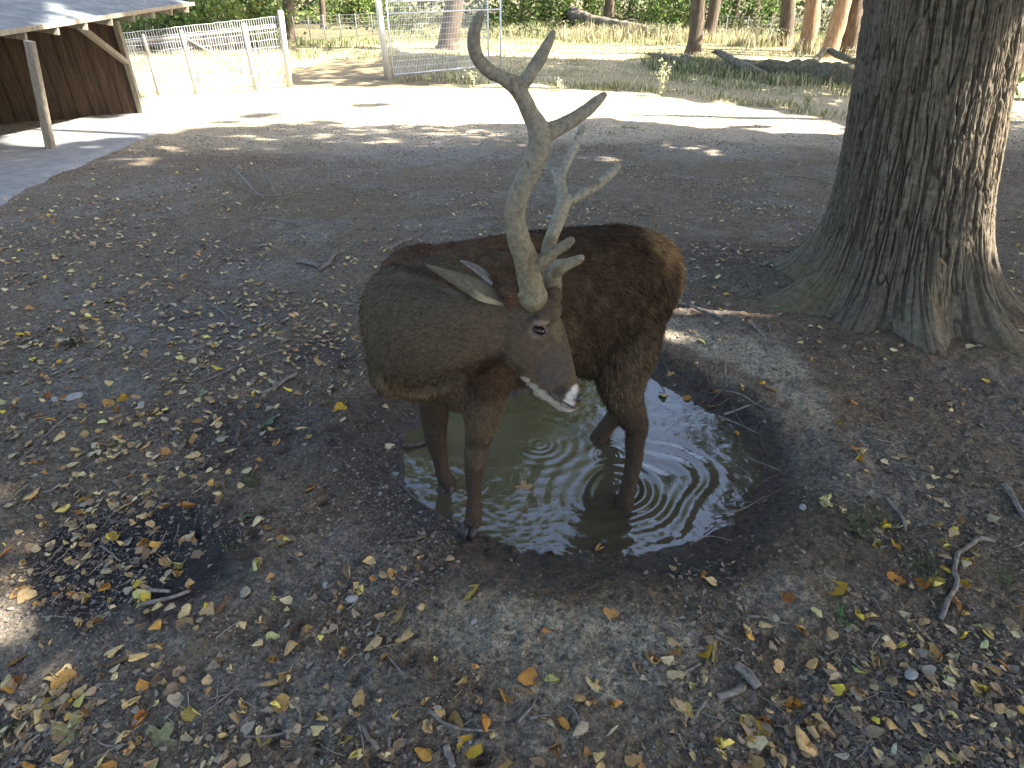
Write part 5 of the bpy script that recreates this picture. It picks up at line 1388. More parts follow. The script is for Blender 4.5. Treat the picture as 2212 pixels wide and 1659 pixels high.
lst = [(A_, [(960, 1320, 't'), (745, 1320, 't'), (1300, 1275, 'p'), (780, 1440, 't'), (640, 1520, 'y'), (905, 1475, 'p'), (1115, 1530, 't'), (1680, 1530, 'y'), (1635, 955, 't'), (1280, 855, 't'), (1180, 830, 't'), (1370, 1000, 't'), (1130, 1030, 't'), (1500, 1100, 't'), (720, 340, 't'), (1640, 310, 't'), (330, 178, 'y'), (1960, 270, 't'), (100, 325, 'y'), (590, 300, 't'), (1210, 500, 'p'), (1410, 395, 't'), (270, 680, 'o'), (80, 740, 't'),
      (350, 480, 'y'), (240, 560, 'o'), (740, 690, 'y'), (380, 690, 'o'), (1780, 870, 't'), (1800, 925, 't'), (1830, 720, 't'), (1840, 1215, 'o'), (1600, 1450, 't'), (1520, 1420, 't'), (980, 1010, 't'), (1300, 930, 'p'), (900, 790, 'o'), (830, 790, 't'), (630, 730, 't'), (690, 760, 't'), (500, 740, 't'), (240, 800, 'o'), (1500, 660, 'y'), (1610, 600, 'p'), (1100, 590, 'o'), (490, 910, 't'), (380, 940, 't'), (160, 970, 't'), (690, 930, 't'), (570, 980, 't'), (880, 970, 't'), (480, 1370, 'o'), (390, 1360, 'y'), (280, 1430, 't'), (200, 1290, 'l'), (870, 1260, 'p'), (870, 1310, 't'), (1170, 1200, 't'), (1260, 1195, 'o'), (790, 1140, 'l'), (870, 1150, 't'), (1450, 1145, 't'), (1050, 880, 't'), (1150, 930, 't'), (1090, 460, 't'), (1140, 480, 't'), (1060, 410, 'p'), (1240, 440, 'p'), (1400, 460, 't'), (1280, 520, 'y'), (1500, 330, 't'), (1150, 310, 'o'), (900, 290, 'l')]),
     (B_, [(1195, 185, 'l'), (1125, 165, 't'), (1175, 245, 't'), (690, 250, 'p'), (720, 335, 'o'), (570, 400, 't'), (990, 380, 'l'), (1255, 335, 't'), (1060, 465, 't'), (1150, 470, 'p'), (1260, 515, 'l'), (650, 545, 'o'), (560, 560, 't'), (1060, 590, 'o'), (1215, 580, 'p'), (1610, 590, 't'), (1850, 665, 'l'), (1930, 730, 't'), (1810, 800, 'o'), (1420, 815, 'p'), (1900, 920, 't'), (1780, 980, 't'), (1040, 735, 't'), (780, 760, 't'), (790, 830, 'l'), (940, 800, 't'), (1040, 840, 't'), (950, 860, 'p'), (450, 970, 't'), (560, 1030, 't'), (350, 1100, 'l'), (470, 1090, 'y'), (680, 1105, 'p'), (590, 1160, 't'), (900, 1160, 'p'), (920, 1220, 'o'), (830, 1290, 't'), (870, 1410, 't'), (1620, 1110, 't'), (1850, 1110, 'l'), (2140, 1195, 't'), (1750, 1360, 'l'), (1300, 1175, 'l'), (1700, 180, 'l'), (1890, 20, 'l'), (90, 970, 'o'), (100, 810, 'o'), (60, 980, 't'), (1660, 360, 'p'), (1720, 560, 't'), (1820, 410, 'l'), (1410, 470, 't'), (1470, 455, 'o'), (570, 40, 't'), (960, 55, 't'), (950, 115, 'p'), (1250, 20, 'p'), (130, 350, 't'), (250, 445, 'o'), (165, 410, 't'), (30, 110, 'o')]),
     (C_, [(185, 190, 'l'), (295, 90, 't'), (385, 65, 't'), (1320, 425, 'o'), (425, 470, 'l'), (295, 600, 't'), (235, 510, 't'), (1210, 755, 't'), (1335, 710, 'l'), (1600, 745, 't'), (1075, 830, 'l'), (920, 885, 'l'), (1500, 850, 't'), (1580, 875, 't'), (1420, 995, 'o'), (1510, 1040, 'p'), (1710, 1050, 'p'), (980, 1000, 'o'), (75, 1095, 'l'), (555, 1150, 'o'), (1620, 1200, 'l'), (1840, 1200, 't'), (2150, 920, 'l'), (130, 920, 'p'), (575, 850, 't'), (750, 970, 't'), (1330, 995, 'p'), (400, 320, 't'), (45, 570, 't'), (100, 70, 'p'), (180, 830, 't'), (640, 880, 'p'), (1740, 900, 'o'), (650, 1200, 'b'), (1050, 1250, 't'), (1980, 620, 't'), (2100, 690, 't'), (2090, 550, 't'), (1380, 1150, 't'), (790, 735, 'l')]),
     (D_, [(690, 655, 'o'), (215, 535, 'o'), (1110, 755, 'y'), (1210, 765, 'l'), (1285, 230, 'y'), (1340, 335, 'y'), (950, 110, 'l'), (1620, 490, 'y'), (1760, 430, 'y'), (1825, 405, 't'), (1350, 575, 'o'), (1500, 590, 'o'), (1600, 595, 'y'), (1745, 580, 'y'), (1710, 710, 'o'), (955, 885, 't'), (500, 870, 't'), (800, 855, 't'), (1745, 890, 'y'), (950, 1270, 't'), (1140, 1230, 'o'), (490, 1370, 'l'), (325, 1540, 'y'), (595, 1380, 'o'), (880, 1385, 't'), (620, 1530, 't'), (690, 1620, 't'), (1310, 1400, 't'), (1690, 1245, 'l'), (1900, 1270, 'l'), (1545, 1000, 't'), (1620, 1020, 'o'), (1115, 1090, 'l'), (1650, 1630, 'l'), (1060, 1180, 't'), (1240, 340, 'l'), (1240, 1060, 't'), (975, 1120, 'p'), (680, 1090, 'l'), (860, 1080, 't'), (45, 1110, 't'), (500, 1530, 't'), (490, 1620, 't'), (1500, 930, 't'), (1900, 1080, 't'), (1890, 1200, 'y'), (1690, 1410, 't'), (1990, 1050, 'o'), (2080, 720, 't'), (2090, 640, 'l'), (1650, 365, 'l'), (1595, 225, 't'), (1730, 200, 't'), (1700, 260, 'y'), (1350, 1570, 'palegreen')]),
     (lambda x, y: (1327 + x * .3333, 663.6 + y * .3333), [(1230, 10, 'y'), (230, 440, 'l'), (200, 470, 'y'), (360, 435, 't'), (460, 590, 'o'), (660, 530, 'o'), (840, 530, 't'), (955, 505, 'y'), (990, 535, 'b'), (1040, 540, 'y'), (620, 640, 't'), (1500, 605, 'b'), (1455, 755, 'l'), (1565, 930, 'l'), (1580, 990, 'y'), (1380, 1280, 'l'), (1270, 340, 'l'), (790, 840, 'o'), (330, 610, 't'), (750, 580, 't'), (700, 740, 'p'), (830, 620, 't'), (1570, 650, 'o')])]
cm = {'t': 'tan', 'p': 'pale', 'y': 'yellow', 'o': 'orange', 'l': 'lime', 'b': 'brown'}
for fn_, L_ in lst:
    for x, y_, c_ in L_:
        px, py = fn_(x, y_); nm = cm.get(c_, c_)
        if nm == 'lime' and random.random() < .5: nm = 'tan'
        put_leaf(px, py, nm)
print('leaf objects', len(leaf_objs))
from collections import Counter
LMK = [((432, 855), 'the pale green maple leaf'), ((573, 915), 'the large green maple leaf'), ((530, 1115), 'the small green maple leaf'), ((731, 887), 'the flat yellow leaf on dark mud'), ((187, 1073), 'the yellow oval leaf'), ((405, 1090), 'the long orange leaf'),
       ((300, 1200), 'the middle of the wet patch'), ((370, 1300), 'the dark stick by the wet patch'), ((160, 685), 'the mossy tuft'), ((160, 860), 'the grey oval stone'), ((40, 1320), 'the sunlit spot at left'), ((480, 1510), 'the crossed straws'), ((160, 1580), 'the faded maple leaf'), ((340, 1605), 'the blue-green leaf'),
       ((690, 1500), 'the arching twig'), ((620, 1350), 'the bare earth at lower left'), ((1018, 1280), 'the yellow leaf before the puddle'), ((870, 1260), 'the left front of the puddle'), ((1320, 1335), 'the balled leaf on clay'), ((960, 1560), 'the bent brown twig'), ((1130, 1470), 'the upright orange leaf'), ((1022, 1605), 'the acorn at bottom middle'),
       ((1520, 1410), 'the yellow leaf on a big tan one'), ((1810, 1270), 'the long yellow leaf'), ((1820, 1340), 'the green sprig'), ((1600, 1470), 'the thick grey stick'), ((2060, 1240), 'the curved pale stick'), ((1900, 1150), 'the ivy leaves'), ((1620, 1570), 'the brightest yellow leaf'), ((1710, 1515), 'the rust-coloured leaf'), ((2000, 1520), 'the bottom right corner'),
       ((1620, 870), 'the tangled roots'), ((1730, 1098), 'the pale round stone'), ((1500, 730), 'the sunlit clay behind the rump'), ((500, 720), 'the drift behind the puddle'), ((620, 800), 'the stick left of the deer'), ((1950, 1420), 'the litter at lower right'), ((1200, 1560), 'the bottom middle litter')]
used_lab = {}
for o, (lx, ly) in zip(leaf_objs, leaf_px):
    if o.get('fixed'): continue
    (mx, my), nm = min(LMK, key=lambda m_: math.hypot(m_[0][0] - lx, 1.4 * (m_[0][1] - ly)))
    dx, dy = lx - mx, ly - my
    dr_ = ('right of' if dx > 0 else 'left of') if abs(dx) > abs(dy) * 1.3 else ('in front of' if dy > 0 else 'behind')
    if dr_ in ('right of', 'left of') and math.hypot(dx, dy) > 60: dr_ = 'further ' + dr_
    elif dr_ in ('right of', 'left of'): dr_ = 'close ' + dr_
    o['label'] = f"{o['label'].split(' fallen')[0]} leaf {dr_} {nm}"
    used_lab.setdefault(o['label'], []).append((math.hypot(dx, dy), o))
for lb_, L_ in used_lab.items():
    if len(L_) == 2:
        L_.sort(key=lambda q: q[0]); L_[0][1]['label'] = lb_ + ', the nearer'; L_[1][1]['label'] = lb_ + ', the farther'
    elif len(L_) > 2:
        L_.sort(key=lambda q: q[0]); w_ = [', nearest', ', second nearest', ', third nearest', ', fourth nearest', ', fifth nearest', ', sixth nearest']
        for i_, (_, o) in enumerate(L_): o['label'] = lb_ + (w_[i_] if i_ < 6 else ', farthest')
for o in leaf_objs:
    if len(o['label'].split()) > 16: o['label'] = o['label'].replace('further ', '').replace('close ', '')
    o['group'] = 'fallen leaves scattered round the puddle'
    if 'fixed' in o: del o['fixed']
# remaining leaves: far more than 300, so one mass
def dens(px, py):
    d = np.full(px.shape, .35)
    def r(x, y, rx, ry, v):
        nonlocal d
        q = ((px - x) / rx) ** 2 + ((py - y) / ry) ** 2; d = d + v * np.exp(-q)
    r(80, 850, 350, 260, 1.6); r(350, 700, 500, 160, .9); r(200, 1020, 300, 120, .8); r(100, 1560, 260, 110, 1.8); r(480, 1600, 220, 60, 1.0)
    r(330, 1240, 200, 80, .5); r(1850, 1300, 330, 220, .4); r(1650, 1560, 330, 90, .4); r(1300, 1600, 300, 60, .45); r(2120, 1450, 150, 220, .45)
    r(560, 740, 200, 90, .6); r(900, 420, 700, 130, .35); r(1900, 1150, 200, 100, .5); r(1600, 450, 300, 130, .5)
    r(1250, 1380, 330, 90, -.45); r(1600, 760, 260, 90, -.4); r(1250, 1000, 480, 230, -.8); r(680, 1050, 130, 150, -.35)
    return np.clip(d, 0.02, 3)
def scatter(n, fy, dfun, ymin=.75, ymax=15):
    out = []
    while sum(map(len, out)) < n:
        y = ymin * (ymax / ymin) ** rng.random(n * 2) if fy == 'log' else rng.uniform(ymin, ymax, n * 2)
        x = rng.uniform(-1, 1, n * 2) * (0.9 + .88 * y)
        px, py = project(x, y, zbase(x, y))
        cl_ = fbm2(x, y, 1.6, 3, 70)
        m_ = rng.random(n * 2) * 2.2 < dfun(px, py) * np.clip(.7 + 1.4 * cl_, .1, 2.5)
        dd = dist_poly(x, y, POND)
        m_ &= (dd > .01) & (np.hypot(x - 3.0, y - 4.75) > .75)
        out.append(np.stack([x[m_], y[m_]], 1))
    return np.concatenate(out)[:n]
def leaf_mass(name, P, smin, smax, weights, keys, templ, flat_z=1.0, mat='leafc'):
    vs = []; fs4 = []; fs3 = []; cs = []; o_ = 0
    zz_ = terrain(P[:, 0], P[:, 1])
    F = []
    for (x, y), z in zip(P, zz_):
        V, Ft = templ[random.randrange(len(templ))]
        s = random.uniform(smin, smax); a = random.uniform(0, 6.28); ca, sa = math.cos(a), math.sin(a)
        v_ = V * s; 
        if random.random() < .4: v_ = v_ * [1, -1, -1]; v_[:, 2] -= v_[:, 2].min()
        v_ = v_ @ np.array([[ca, sa, 0], [-sa, ca, 0], [0, 0, flat_z]]); v_[:, 2] += v_[:, 0] * 0; tilt = random.uniform(-.6, .6); cc_x = v_[:, 0].mean(); v_[:, 2] += (v_[:, 0] - cc_x) * tilt
        v_ += [x, y, z + .002 - v_[:, 2].min() * .5]
        vs.append(v_); F += [tuple(i + o_ for i in q) for q in Ft]; o_ += len(V)
        c_ = np.array(random.choice(LCOL[random.choices(keys, weights)[0]])) * random.uniform(.6, 1.1)
        cs.append(np.repeat(c_[None], len(V), 0))
    return mesh_np(name, np.concatenate(vs), F, M[mat], None, True, np.concatenate(cs), 'stuff')
KEYS = ['tan', 'pale', 'yellow', 'orange', 'brown', 'lime']
P = scatter(2300, 'log', dens, .85, 7.5)
leaf_mass('leaf_litter', P, .026, .054, [4.5, .8, .2, .5, 5.5, .2], KEYS, TEMPL['curled'] + TEMPL['flat'][:3])
P = scatter(3000, 'log', lambda a, b_: dens(a, b_) * .6 + .4, 3.8, 17)
tiny = []
for s in range(10):
    q_ = np.array([(-.45, -.12, .0), (.1, -.28, .16), (.5, .05, .02), (.05, .32, .22), (-.3, .18, .10)]) + np.array([[random.uniform(-.14, .14), random.uniform(-.12, .12), random.uniform(-.02, .08)] for _ in range(5)])
    tiny.append((q_, [(0, 1, 4), (1, 3, 4), (1, 2, 3)]))
leaf_mass('distant_leaf_litter', P, .04, .07, [4, 1, .2, .4, 5, .1], KEYS, tiny)
# old flat brown leaves pressed in the earth, crumbs, grit
P = scatter(8500, 'log', lambda a, b_: dens(a, b_) * .5 + .5 + .9 * np.exp(-((a - 1850) / 420) ** 2 - ((b_ - 1330) / 300) ** 2), .85, 6)
LCOL['old'] = [(.17, .135, .10), (.12, .092, .07), (.21, .17, .125), (.08, .062, .048), (.25, .205, .155)]
leaf_mass('leaf_crumbs', P, .012, .036, [1], ['old'], tiny, .9)
n = 90000
P = scatter(n, 'log', lambda a, b_: .9 + 0 * a, .85, 6.5)
z = terrain(P[:, 0], P[:, 1]); a = rng.uniform(0, 6.28, n); s = rng.uniform(.0014, .0062, n) * np.where(rng.random(n) < .12, 1.8, 1)
asp = rng.uniform(.25, 1, n)
ca, sa = np.cos(a), np.sin(a)
V = np.stack([np.stack([P[:, 0] + ca * s, P[:, 1] + sa * s, z + .0005], 1), np.stack([P[:, 0] - sa * s * asp, P[:, 1] + ca * s * asp, z + .0005], 1),
              np.stack([P[:, 0] - ca * s, P[:, 1] - sa * s, z + .0005], 1), np.stack([P[:, 0] + sa * s * asp, P[:, 1] - ca * s * asp, z + .0005], 1),
              np.stack([P[:, 0], P[:, 1], z + s * asp * .8 + .0015], 1)], 1).reshape(-1, 3)
i = np.arange(n)[:, None] * 5
F = np.concatenate([np.concatenate([i, i + 1, i + 4], 1), np.concatenate([i + 1, i + 2, i + 4], 1), np.concatenate([i + 2, i + 3, i + 4], 1), np.concatenate([i + 3, i, i + 4], 1)])
cv = np.array([(.17, .15, .13), (.10, .085, .07), (.26, .24, .21), (.20, .165, .12), (.06, .05, .042), (.13, .115, .10)])[rng.integers(0, 6, n)] * (.7 + .5 * rng.random((n, 1)))
mesh_np('soil_crumbs', V, F, M['debris'], None, False, np.repeat(cv, 5, 0), 'stuff')
n = 42000
P = scatter(n, 'log', lambda a, b_: .9 + 0 * a, 4.5, 17)
z = terrain(P[:, 0], P[:, 1]); s = rng.uniform(.004, .017, n) * np.clip(P[:, 1] / 9, .6, 1.5); a = rng.uniform(0, 6.28, n); ca, sa = np.cos(a), np.sin(a)
V = np.stack([np.stack([P[:, 0] + ca * s, P[:, 1] + sa * s, z + .001], 1), np.stack([P[:, 0] - sa * s * .7, P[:, 1] + ca * s * .7, z + .001], 1), np.stack([P[:, 0] - ca * s, P[:, 1] - sa * s, z + .001], 1), np.stack([P[:, 0], P[:, 1], z + s * .7 + .002], 1)], 1).reshape(-1, 3)
i = np.arange(n)[:, None] * 4
F = np.concatenate([np.concatenate([i, i + 1, i + 3], 1), np.concatenate([i + 1, i + 2, i + 3], 1), np.concatenate([i + 2, i, i + 3], 1)])
cv = np.array([(.14, .115, .085), (.09, .075, .058), (.24, .21, .16), (.19, .15, .10), (.05, .042, .034), (.30, .26, .19)])[rng.integers(0, 6, n)] * (.7 + .5 * rng.random((n, 1)))
mesh_np('distant_soil_crumbs', V, F, M['debris'], None, False, np.repeat(cv, 4, 0), 'stuff')
# straws and twiglets
V = []; F = []; cs = []
P = scatter(1500, 'log', dens, .85, 5); zz_ = terrain(P[:, 0], P[:, 1])
for (x, y), z in zip(P, zz_):
    a = random.uniform(0, 6.28); l_ = random.uniform(.02, .11); b_ = random.uniform(-.35, .35); w = random.uniform(.0007, .0018); o_ = len(V)
    for k in range(3):
        t = k / 2 - .5; xx = x + math.cos(a + b_ * t) * l_ * t; yy_ = y + math.sin(a + b_ * t) * l_ * t; z2 = z + .004 + random.uniform(0, .006)
        V += [(xx - math.sin(a) * w, yy_ + math.cos(a) * w, z2), (xx, yy_, z2 + w * 1.4), (xx + math.sin(a) * w, yy_ - math.cos(a) * w, z2)]
    for k in range(2):
        q = o_ + k * 3; F += [(q, q + 1, q + 4, q + 3), (q + 1, q + 2, q + 5, q + 4)]
    c_ = np.array(random.choice([(.30, .26, .19), (.14, .11, .085), (.09, .07, .055), (.22, .19, .15)])); cs += [c_] * 9
mesh_np('twiglets', np.array(V), F, M['debris'], None, False, np.array(cs), 'stuff')
# leaves on the shed roof
tags = []
V = []; F = []; cs = []
for k in range(420):
    u = random.random() ** 1.4; y = random.uniform(7, 19); x = eaveA[0] - 5.0 * u - .05; z = roof_z(x, y) + .015; s = random.uniform(.04, .09); a = random.uniform(0, 6.28)
    if noise2(x * .9, y * .9) < -.05: continue
    o_ = len(V); v_ = tiny[0][0] * s; ca, sa = math.cos(a), math.sin(a); v_ = v_ @ np.array([[ca, sa, 0], [-sa, ca, 0], [0, 0, 1]]) + [x, y, z]
    V += list(v_); F += [tuple(i_ + o_ for i_ in q) for q in tiny[0][1]]; cs += [np.array(random.choice(LCOL['tan'] + LCOL['old'])) * random.uniform(.7, 1.1)] * 5
mesh_np('roof_leaf_litter', np.array(V), F, M['leafc'], None, True, np.array(cs), 'stuff')

# ------------------------------------------------------------------ sticks, roots, stones, acorns
def stick(pts, r0, r1, label, mat='stick', name='stick', cat='stick', lift=.004, branches=(), grp=None, air=0.0):
    P_ = []
    for i, q in enumerate(pts):
        p = G(*q[:2]); p[2] = max(tz(p[0], p[1]), WATER + .0) + lift + (q[2] if len(q) > 2 else 0); P_.append(p)
    t = cr(np.array(P_), 5); t[:, 0] += .004 * noise2(t[:, 0] * 40, t[:, 1] * 40)
    o_ = MB().tube(t, np.linspace(r0, r1, len(t)), 8, rough=.18, seed=pts[0][0]).build(name, M[mat], None, True)
    tag(o_, label, cat, grp)
    for br in branches:
        Pb = [];
        for q in br: p = G(*q[:2]); p[2] = max(tz(p[0], p[1]), WATER) + lift + (q[2] if len(q) > 2 else 0); Pb.append(p)
        tb = cr(np.array(Pb), 4); MB().tube(tb, np.linspace(r1 * 1.0, r1 * .5, len(tb)), 6, rough=.15).build('twig', M[mat], o_, True)
    return o_
d = lambda *a: D_(*a)
stick([d(1930, 332), d(1840, 325), d(1770, 365), d(1715, 410), d(1698, 500), d(1715, 575), d(1668, 665), d(1615, 790)], .010, .009, 'long pale curved stick lying in the litter at right', lift=.012, branches=[[d(1715, 575), d(1735, 600)]])
stick([d(410, 1075), d(470, 1130), d(535, 1200)], .017, .018, 'short thick grey stick at lower right', lift=.015)
stick([d(300, 1250), d(380, 1235), d(455, 1200)], .012, .013, 'short stick joined against the thick grey one', lift=.012)
stick([d(1985, 0), d(2040, 70), d(2111, 190)], .013, .011, 'grey stick at the right edge level with the puddle', lift=.01)
stick([d(1300, 80), d(1350, 140), d(1390, 200), d(1415, 265)], .008, .006, 'thin dark stick right of the puddle rim', lift=.008)
stick([d(95, 1110), d(205, 1050)], .005, .005, 'straight pale twig beside a folded leaf at bottom centre-right', lift=.006)
stick([d(270, 890), d(360, 930), d(450, 980)], .006, .004, 'thin twig beside the yellow leaf at lower right')
stick([d(480, 780), d(590, 785), d(680, 800), d(770, 830)], .006, .004, 'bent brown twig left of the green sprig')
stick([d(1060, 1330), d(1140, 1400), d(1215, 1530)], .006, .004, 'long thin twig at the bottom right')
stick([d(140, 1400), d(180, 1340), d(240, 1270)], .010, .006, 'dark woody stem in the lower right litter')
c = C_
stick([c(175, 1005), c(225, 1080), c(280, 1150)], .008, .008, 'straight grey stick at bottom left of centre', lift=.008)
stick([c(700, 1130), c(720, 1190), c(745, 1264)], .013, .012, 'thick grey stick cut off by the bottom edge')
stick([c(590, 900), c(680, 985), c(780, 1025), c(900, 1040), c(1010, 1040)], .007, .004, 'long brown twig with a bend at the bottom middle', branches=[[c(780, 1025), c(860, 975), c(930, 960)]])
stick([c(1140, 985), c(1200, 920), c(1260, 840)], .005, .003, 'thin straight twig in the bottom middle litter')
stick([c(1210, 960), c(1290, 950), c(1350, 935)], .006, .004, 'short brown twig in the bottom middle litter')
stick([c(1450, 880), c(1500, 930), c(1520, 1000)], .006, .005, 'curved brown twig among leaves at bottom middle')
stick([c(300, 360), c(265, 440), c(290, 510), c(350, 590), c(440, 690)], .005, .003, 'long wavy twig on clay left of centre')
bq = B_
stick([bq(940, 465), bq(1080, 430), bq(1180, 400), bq(1270, 365)], .009, .007, 'dark stick lying across the lower edge of the wet patch', lift=.01)
stick([bq(1000, 372), bq(1140, 378)], .008, .007, 'short tan stick on the wet patch', lift=.014)
stick([bq(670, 60), bq(740, 110), bq(800, 160)], .006, .004, 'thin twig in the middle of the wet patch')
stick([bq(1700, 1020), bq(1870, 1045), bq(1950, 1110), bq(2000, 1180)], .007, .004, 'arching brown twig at lower left of centre', branches=[[bq(1870, 1045), bq(1960, 1080), bq(2045, 1140)]])
stick([bq(1620, 1330), bq(1800, 1325), bq(1950, 1285), bq(2100, 1230)], .005, .003, 'thin long twig near the bottom left of centre')
stick([bq(560, 1290), bq(700, 1380), bq(850, 1375)], .005, .003, 'thin curved stem in the bottom left litter')
for i_, (a_, b_) in enumerate([((1375, 1165), (1600, 980)), ((1440, 1120), (1455, 910)), ((1480, 940), (1510, 1040)), ((1370, 1090), (1530, 1040))]):
    stick([bq(*a_), bq((a_[0] + b_[0]) / 2 + 8, (a_[1] + b_[1]) / 2), bq(*b_)], .0028, .002, 'dry yellow straw crossing others at lower left of centre', 'stick', 'straw', 'straw', .006, grp='crossed dry straws')
a = A_
stick([a(1170, 605), a(1280, 560), a(1420, 490), a(1560, 435), a(1780, 390)], .007, .004, 'long thin branch lying left of the deer')
stick([a(1540, 665), a(1610, 640), a(1680, 590), a(1750, 550)], .014, .010, 'short thick stick left of the deer with a yellow leaf', lift=.012)
stick([a(1290, 640), a(1220, 130), a(1290, 165), a(1345, 220)][1:], .009, .006, 'bent stick in the earth behind the leaves at left')
stick([a(60, 1110), a(180, 1000), a(320, 860), a(430, 780)], .008, .005, 'long thin stick half hidden by leaves at left')
stick([a(1370, 960), a(1400, 920), a(1415, 870)], .012, .008, 'dark stick on mud below the large green leaf', 'stickdark')
stick([a(970, 165), a(1040, 120), a(1110, 80)], .010, .007, 'dark stick in the earth above the leaves at left', 'stickdark')
stick([(640, 568), (662, 571), (690, 580)], .020, .018, 'thick short grey stick behind the deer on the left', lift=.02)
stick([(690, 585), (712, 572), (722, 555), (742, 545)], .017, .010, 'curved pale stick touching the thick grey one', lift=.015)
stick([(1450, 655), (1490, 663), (1525, 676), (1562, 690)], .013, .011, 'straight pale stick right of the deer rump', lift=.012)
stick([(1625, 705), (1650, 728), (1655, 755)], .010, .007, 'forked dead twig on pale clay toward the oak', 'stick', branches=[[(1660, 705), (1668, 735)]])
stick([(1690, 405), (1740, 410), (1812, 423)], .012, .006, 'thin crooked branch in front of the oak', lift=.02)
stick([(500, 385), (530, 405), (560, 432), (600, 435), (640, 428), (665, 415)], .016, .010, 'forked dead branch on the earth behind the left drift', lift=.03, branches=[[(600, 435), (580, 400), (530, 375)], [(640, 428), (690, 432), (720, 440)], [(665, 415), (640, 405)]])
stick([(560, 470), (620, 480), (690, 500)], .010, .005, 'thin straight branch below the forked dead branch')
stick([(840, 545), (865, 530), (890, 520)], .013, .010, 'dark branch end just behind the deer withers', lift=.02)
stick([(842, 1172), (880, 1172), (920, 1163)], .010, .008, 'short muddy stick in front of the deer hooves', 'stickdark', lift=.01)
stick([(868, 1050), (890, 1075), (925, 1105)], .009, .006, 'dark wet stick along the left rim of the puddle', 'stickdark', lift=.01)
stick([(868, 968), (900, 975), (935, 972)], .012, .008, 'dark wet stick in the water behind the front legs', 'stickdark', lift=.012)
# roots washed out of the puddle's right bank
rt = [[(1560, 838, .02), (1600, 870, .03), (1640, 893, .03), (1690, 905, .01)], [(1540, 870, .02), (1570, 855, .04), (1600, 866, .03)], [(1545, 890, .02), (1580, 880, .05), (1620, 900, .04), (1665, 918, .02)],
      [(1560, 905, .01), (1600, 900, .04), (1640, 885, .05)], [(1620, 945, .02), (1645, 925, .04), (1682, 916, .04)], [(1590, 1020, .01), (1620, 1030, .02), (1660, 1045, .02)], [(1610, 1005, .02), (1650, 1015, .03), (1685, 1022, .01)],
      [(1625, 1068, .01), (1650, 1050, .03), (1700, 1030, .03)], [(1560, 1105, .01), (1600, 1098, .02), (1655, 1098, .02)], [(1540, 1130, .01), (1600, 1110, .02), (1650, 1080, .02)], [(1520, 1160, .01), (1560, 1140, .02), (1610, 1150, .02)],
      [(1430, 795, .03), (1440, 820, .05), (1425, 835, .03)], [(1560, 790, .08), (1562, 815, .06), (1566, 850, .02)], [(1510, 820, .04), (1530, 845, .03), (1520, 860, .02)], [(1575, 880, .03), (1590, 925, .05), (1625, 960, .03)], [(1550, 915, .01), (1575, 930, .03), (1640, 950, .02)],
      [(1530, 860, .02), (1600, 855, .06), (1655, 878, .04)], [(1600, 1075, .01), (1640, 1085, .02), (1690, 1060, .02)], [(1490, 1180, .01), (1530, 1165, .02), (1580, 1172, .01)], [(1640, 960, .03), (1660, 985, .02), (1690, 990, .01)]]
UPL = ['thick bare root arching across the top of the root tangle', 'short root end at the left of the root tangle', 'long root running to the right below the arch', 'root slanting up through the middle of the tangle', 'pale wavy root end pointing right, above the wet rim']
RTL = {0: UPL[0], 1: UPL[1], 2: UPL[2], 3: UPL[3], 4: UPL[4], 5: 'black root lying in the water at the right end, the lower of two', 6: 'black root at the right end of the water, the upper of two', 7: 'pale thin root rising from the water at the right rim', 8: 'nearly level root over the water at the lower right rim', 9: 'slanting root at the lower right rim crossing the level one',
 10: 'bent thin root lowest but one at the lower right rim', 11: 'short root hanging at the left of the upper bank', 12: 'long thin root hanging straight down the upper bank', 13: 'small crooked root on the upper bank beside hanging one', 14: 'thin root dropping down the right side of the tangle', 15: 'thin root at the bottom of the tangle touching the water',
 16: 'thin root bending over the top right of the tangle', 17: 'short root poking out above the level one', 18: 'lowest thin root at the front right rim of the puddle', 19: 'small root alone on the wet right bank'}
for k, q in enumerate(rt):
    up_side = q[0][1] < 960
    stick(q, .0085 if (k % 3 == 0 and up_side) else .004, .0028 if up_side else .0018, RTL[k], 'stickdark' if k % 3 else 'stick', 'exposed_root', 'root', .018 if up_side else .003,
          grp='roots washed out of the upper bank' if up_side else 'roots at the lower right rim')
def stone(px, py, r, label, flat=.55, cat='stone', mat='stone', name='stone'):
    p = G(px, py); p[2] = tz(p[0], p[1]) + r * flat * .45
    t = np.sin(np.linspace(-1, 1, 9) * np.pi / 2) * .999
    V, F = tube(np.stack([t * 0, t * 0, t], 1), np.sqrt(1 - t * t) + 1e-3, 12, (1, 0, 0))
    k = 1 + .16 * noise3(V[:, 0] * 1.6 + px, V[:, 1] * 1.6, V[:, 2] * 1.6); a_ = random.uniform(0, 3)
    V = V * k[:, None] * [r * 1.25, r * .85, r * flat]; V = V @ np.array([[math.cos(a_), math.sin(a_), 0], [-math.sin(a_), math.cos(a_), 0], [0, 0, 1]])
    return tag(mesh_np(name, V + p, F, M[mat], None, True), label, cat)
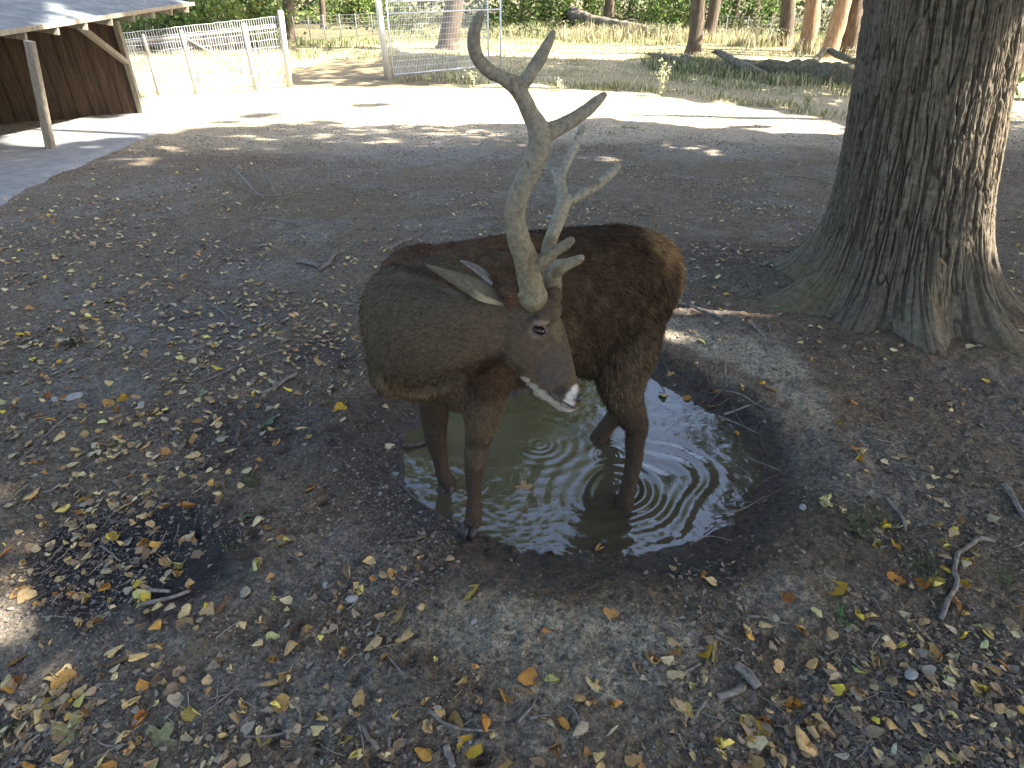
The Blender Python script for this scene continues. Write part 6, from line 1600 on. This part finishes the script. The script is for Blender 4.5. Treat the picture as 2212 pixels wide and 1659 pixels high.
stone(*a(440, 685), .042, 'smooth grey oval stone among leaves at far left', .45); stone(*a(330, 700), .026, 'smaller stone beside the grey oval stone'); stone(1733, 1098, .020, 'pale round stone on the right rim of the puddle')
stone(*c(875, 358), .013, 'pale pebble on the clay in front of the puddle'); stone(*a(835, 730), .022, 'grey stone beside rolled leaves at left'); stone(*d(1440, 1120), .024, 'grey flat stone in the lower right litter', .4)
stone(*c(120, 225), .022, 'grey stone left of a yellow-green leaf on clay'); stone(1190, 470, .035, 'round grey stone just behind the deer back'); stone(*bq(2165, 320), .014, 'pale pebble on gravelly earth left of centre'); stone(1652, 912, .012, 'white pebble above the puddle bank')
stone(820, 1068, .012, 'small pale pebble left of the front hooves')
M['acorn'] = simple('acorn_shell', (.16, .11, .05), (.30, .24, .10), 40, .5, .2, .002)
for (x, y_), lb in [(c(985, 1070), 'greenish acorn beside the yellow lobed leaf at bottom middle'), (d(795, 790), 'green acorn beside a twig at lower right'), (bq(560, 240), 'acorn on the dark wet patch'), (bq(1305, 605), 'pale acorn on bare earth below the wet patch'), (bq(595, 130), 'acorn at the upper side of the wet patch'), (bq(980, 495), 'acorn at the lower rim of the wet patch'), (d(545, 1025), 'round brown acorn near the thick grey stick')]:
    stone(x, y_, .011, lb, .9, 'acorn', 'acorn', 'acorn')
put_leaf(1132, 1092, 'pale', .085, 'maple', 'pale maple leaf floating on the puddle in front of the legs')
put_leaf(1185, 1196, 'brown', .06, 'curled', 'brown curled leaf at the front rim of the puddle')
put_leaf(1292, 1192, 'tan', .055, 'curled', 'tan curled leaf at the front rim of the puddle')
# ivy-like green leaves at right
for k in range(7):
    x, y_ = d(1130 + random.uniform(-40, 90), 240 + random.uniform(-50, 70)); o_ = put_leaf(x, y_, 'palegreen', .06, 'flat', 'dusty green ivy leaf in the litter right of the puddle'); o_['group'] = 'dusty ivy leaves right of the puddle'; del o_['fixed']
for o_ in leaf_objs[-7:]: o_.color = (.13, .17, .12, 1)

for o_ in leaf_objs:
    o_['group'] = o_.get('group', 'fallen leaves scattered round the puddle')
    if 'fixed' in o_: del o_['fixed']
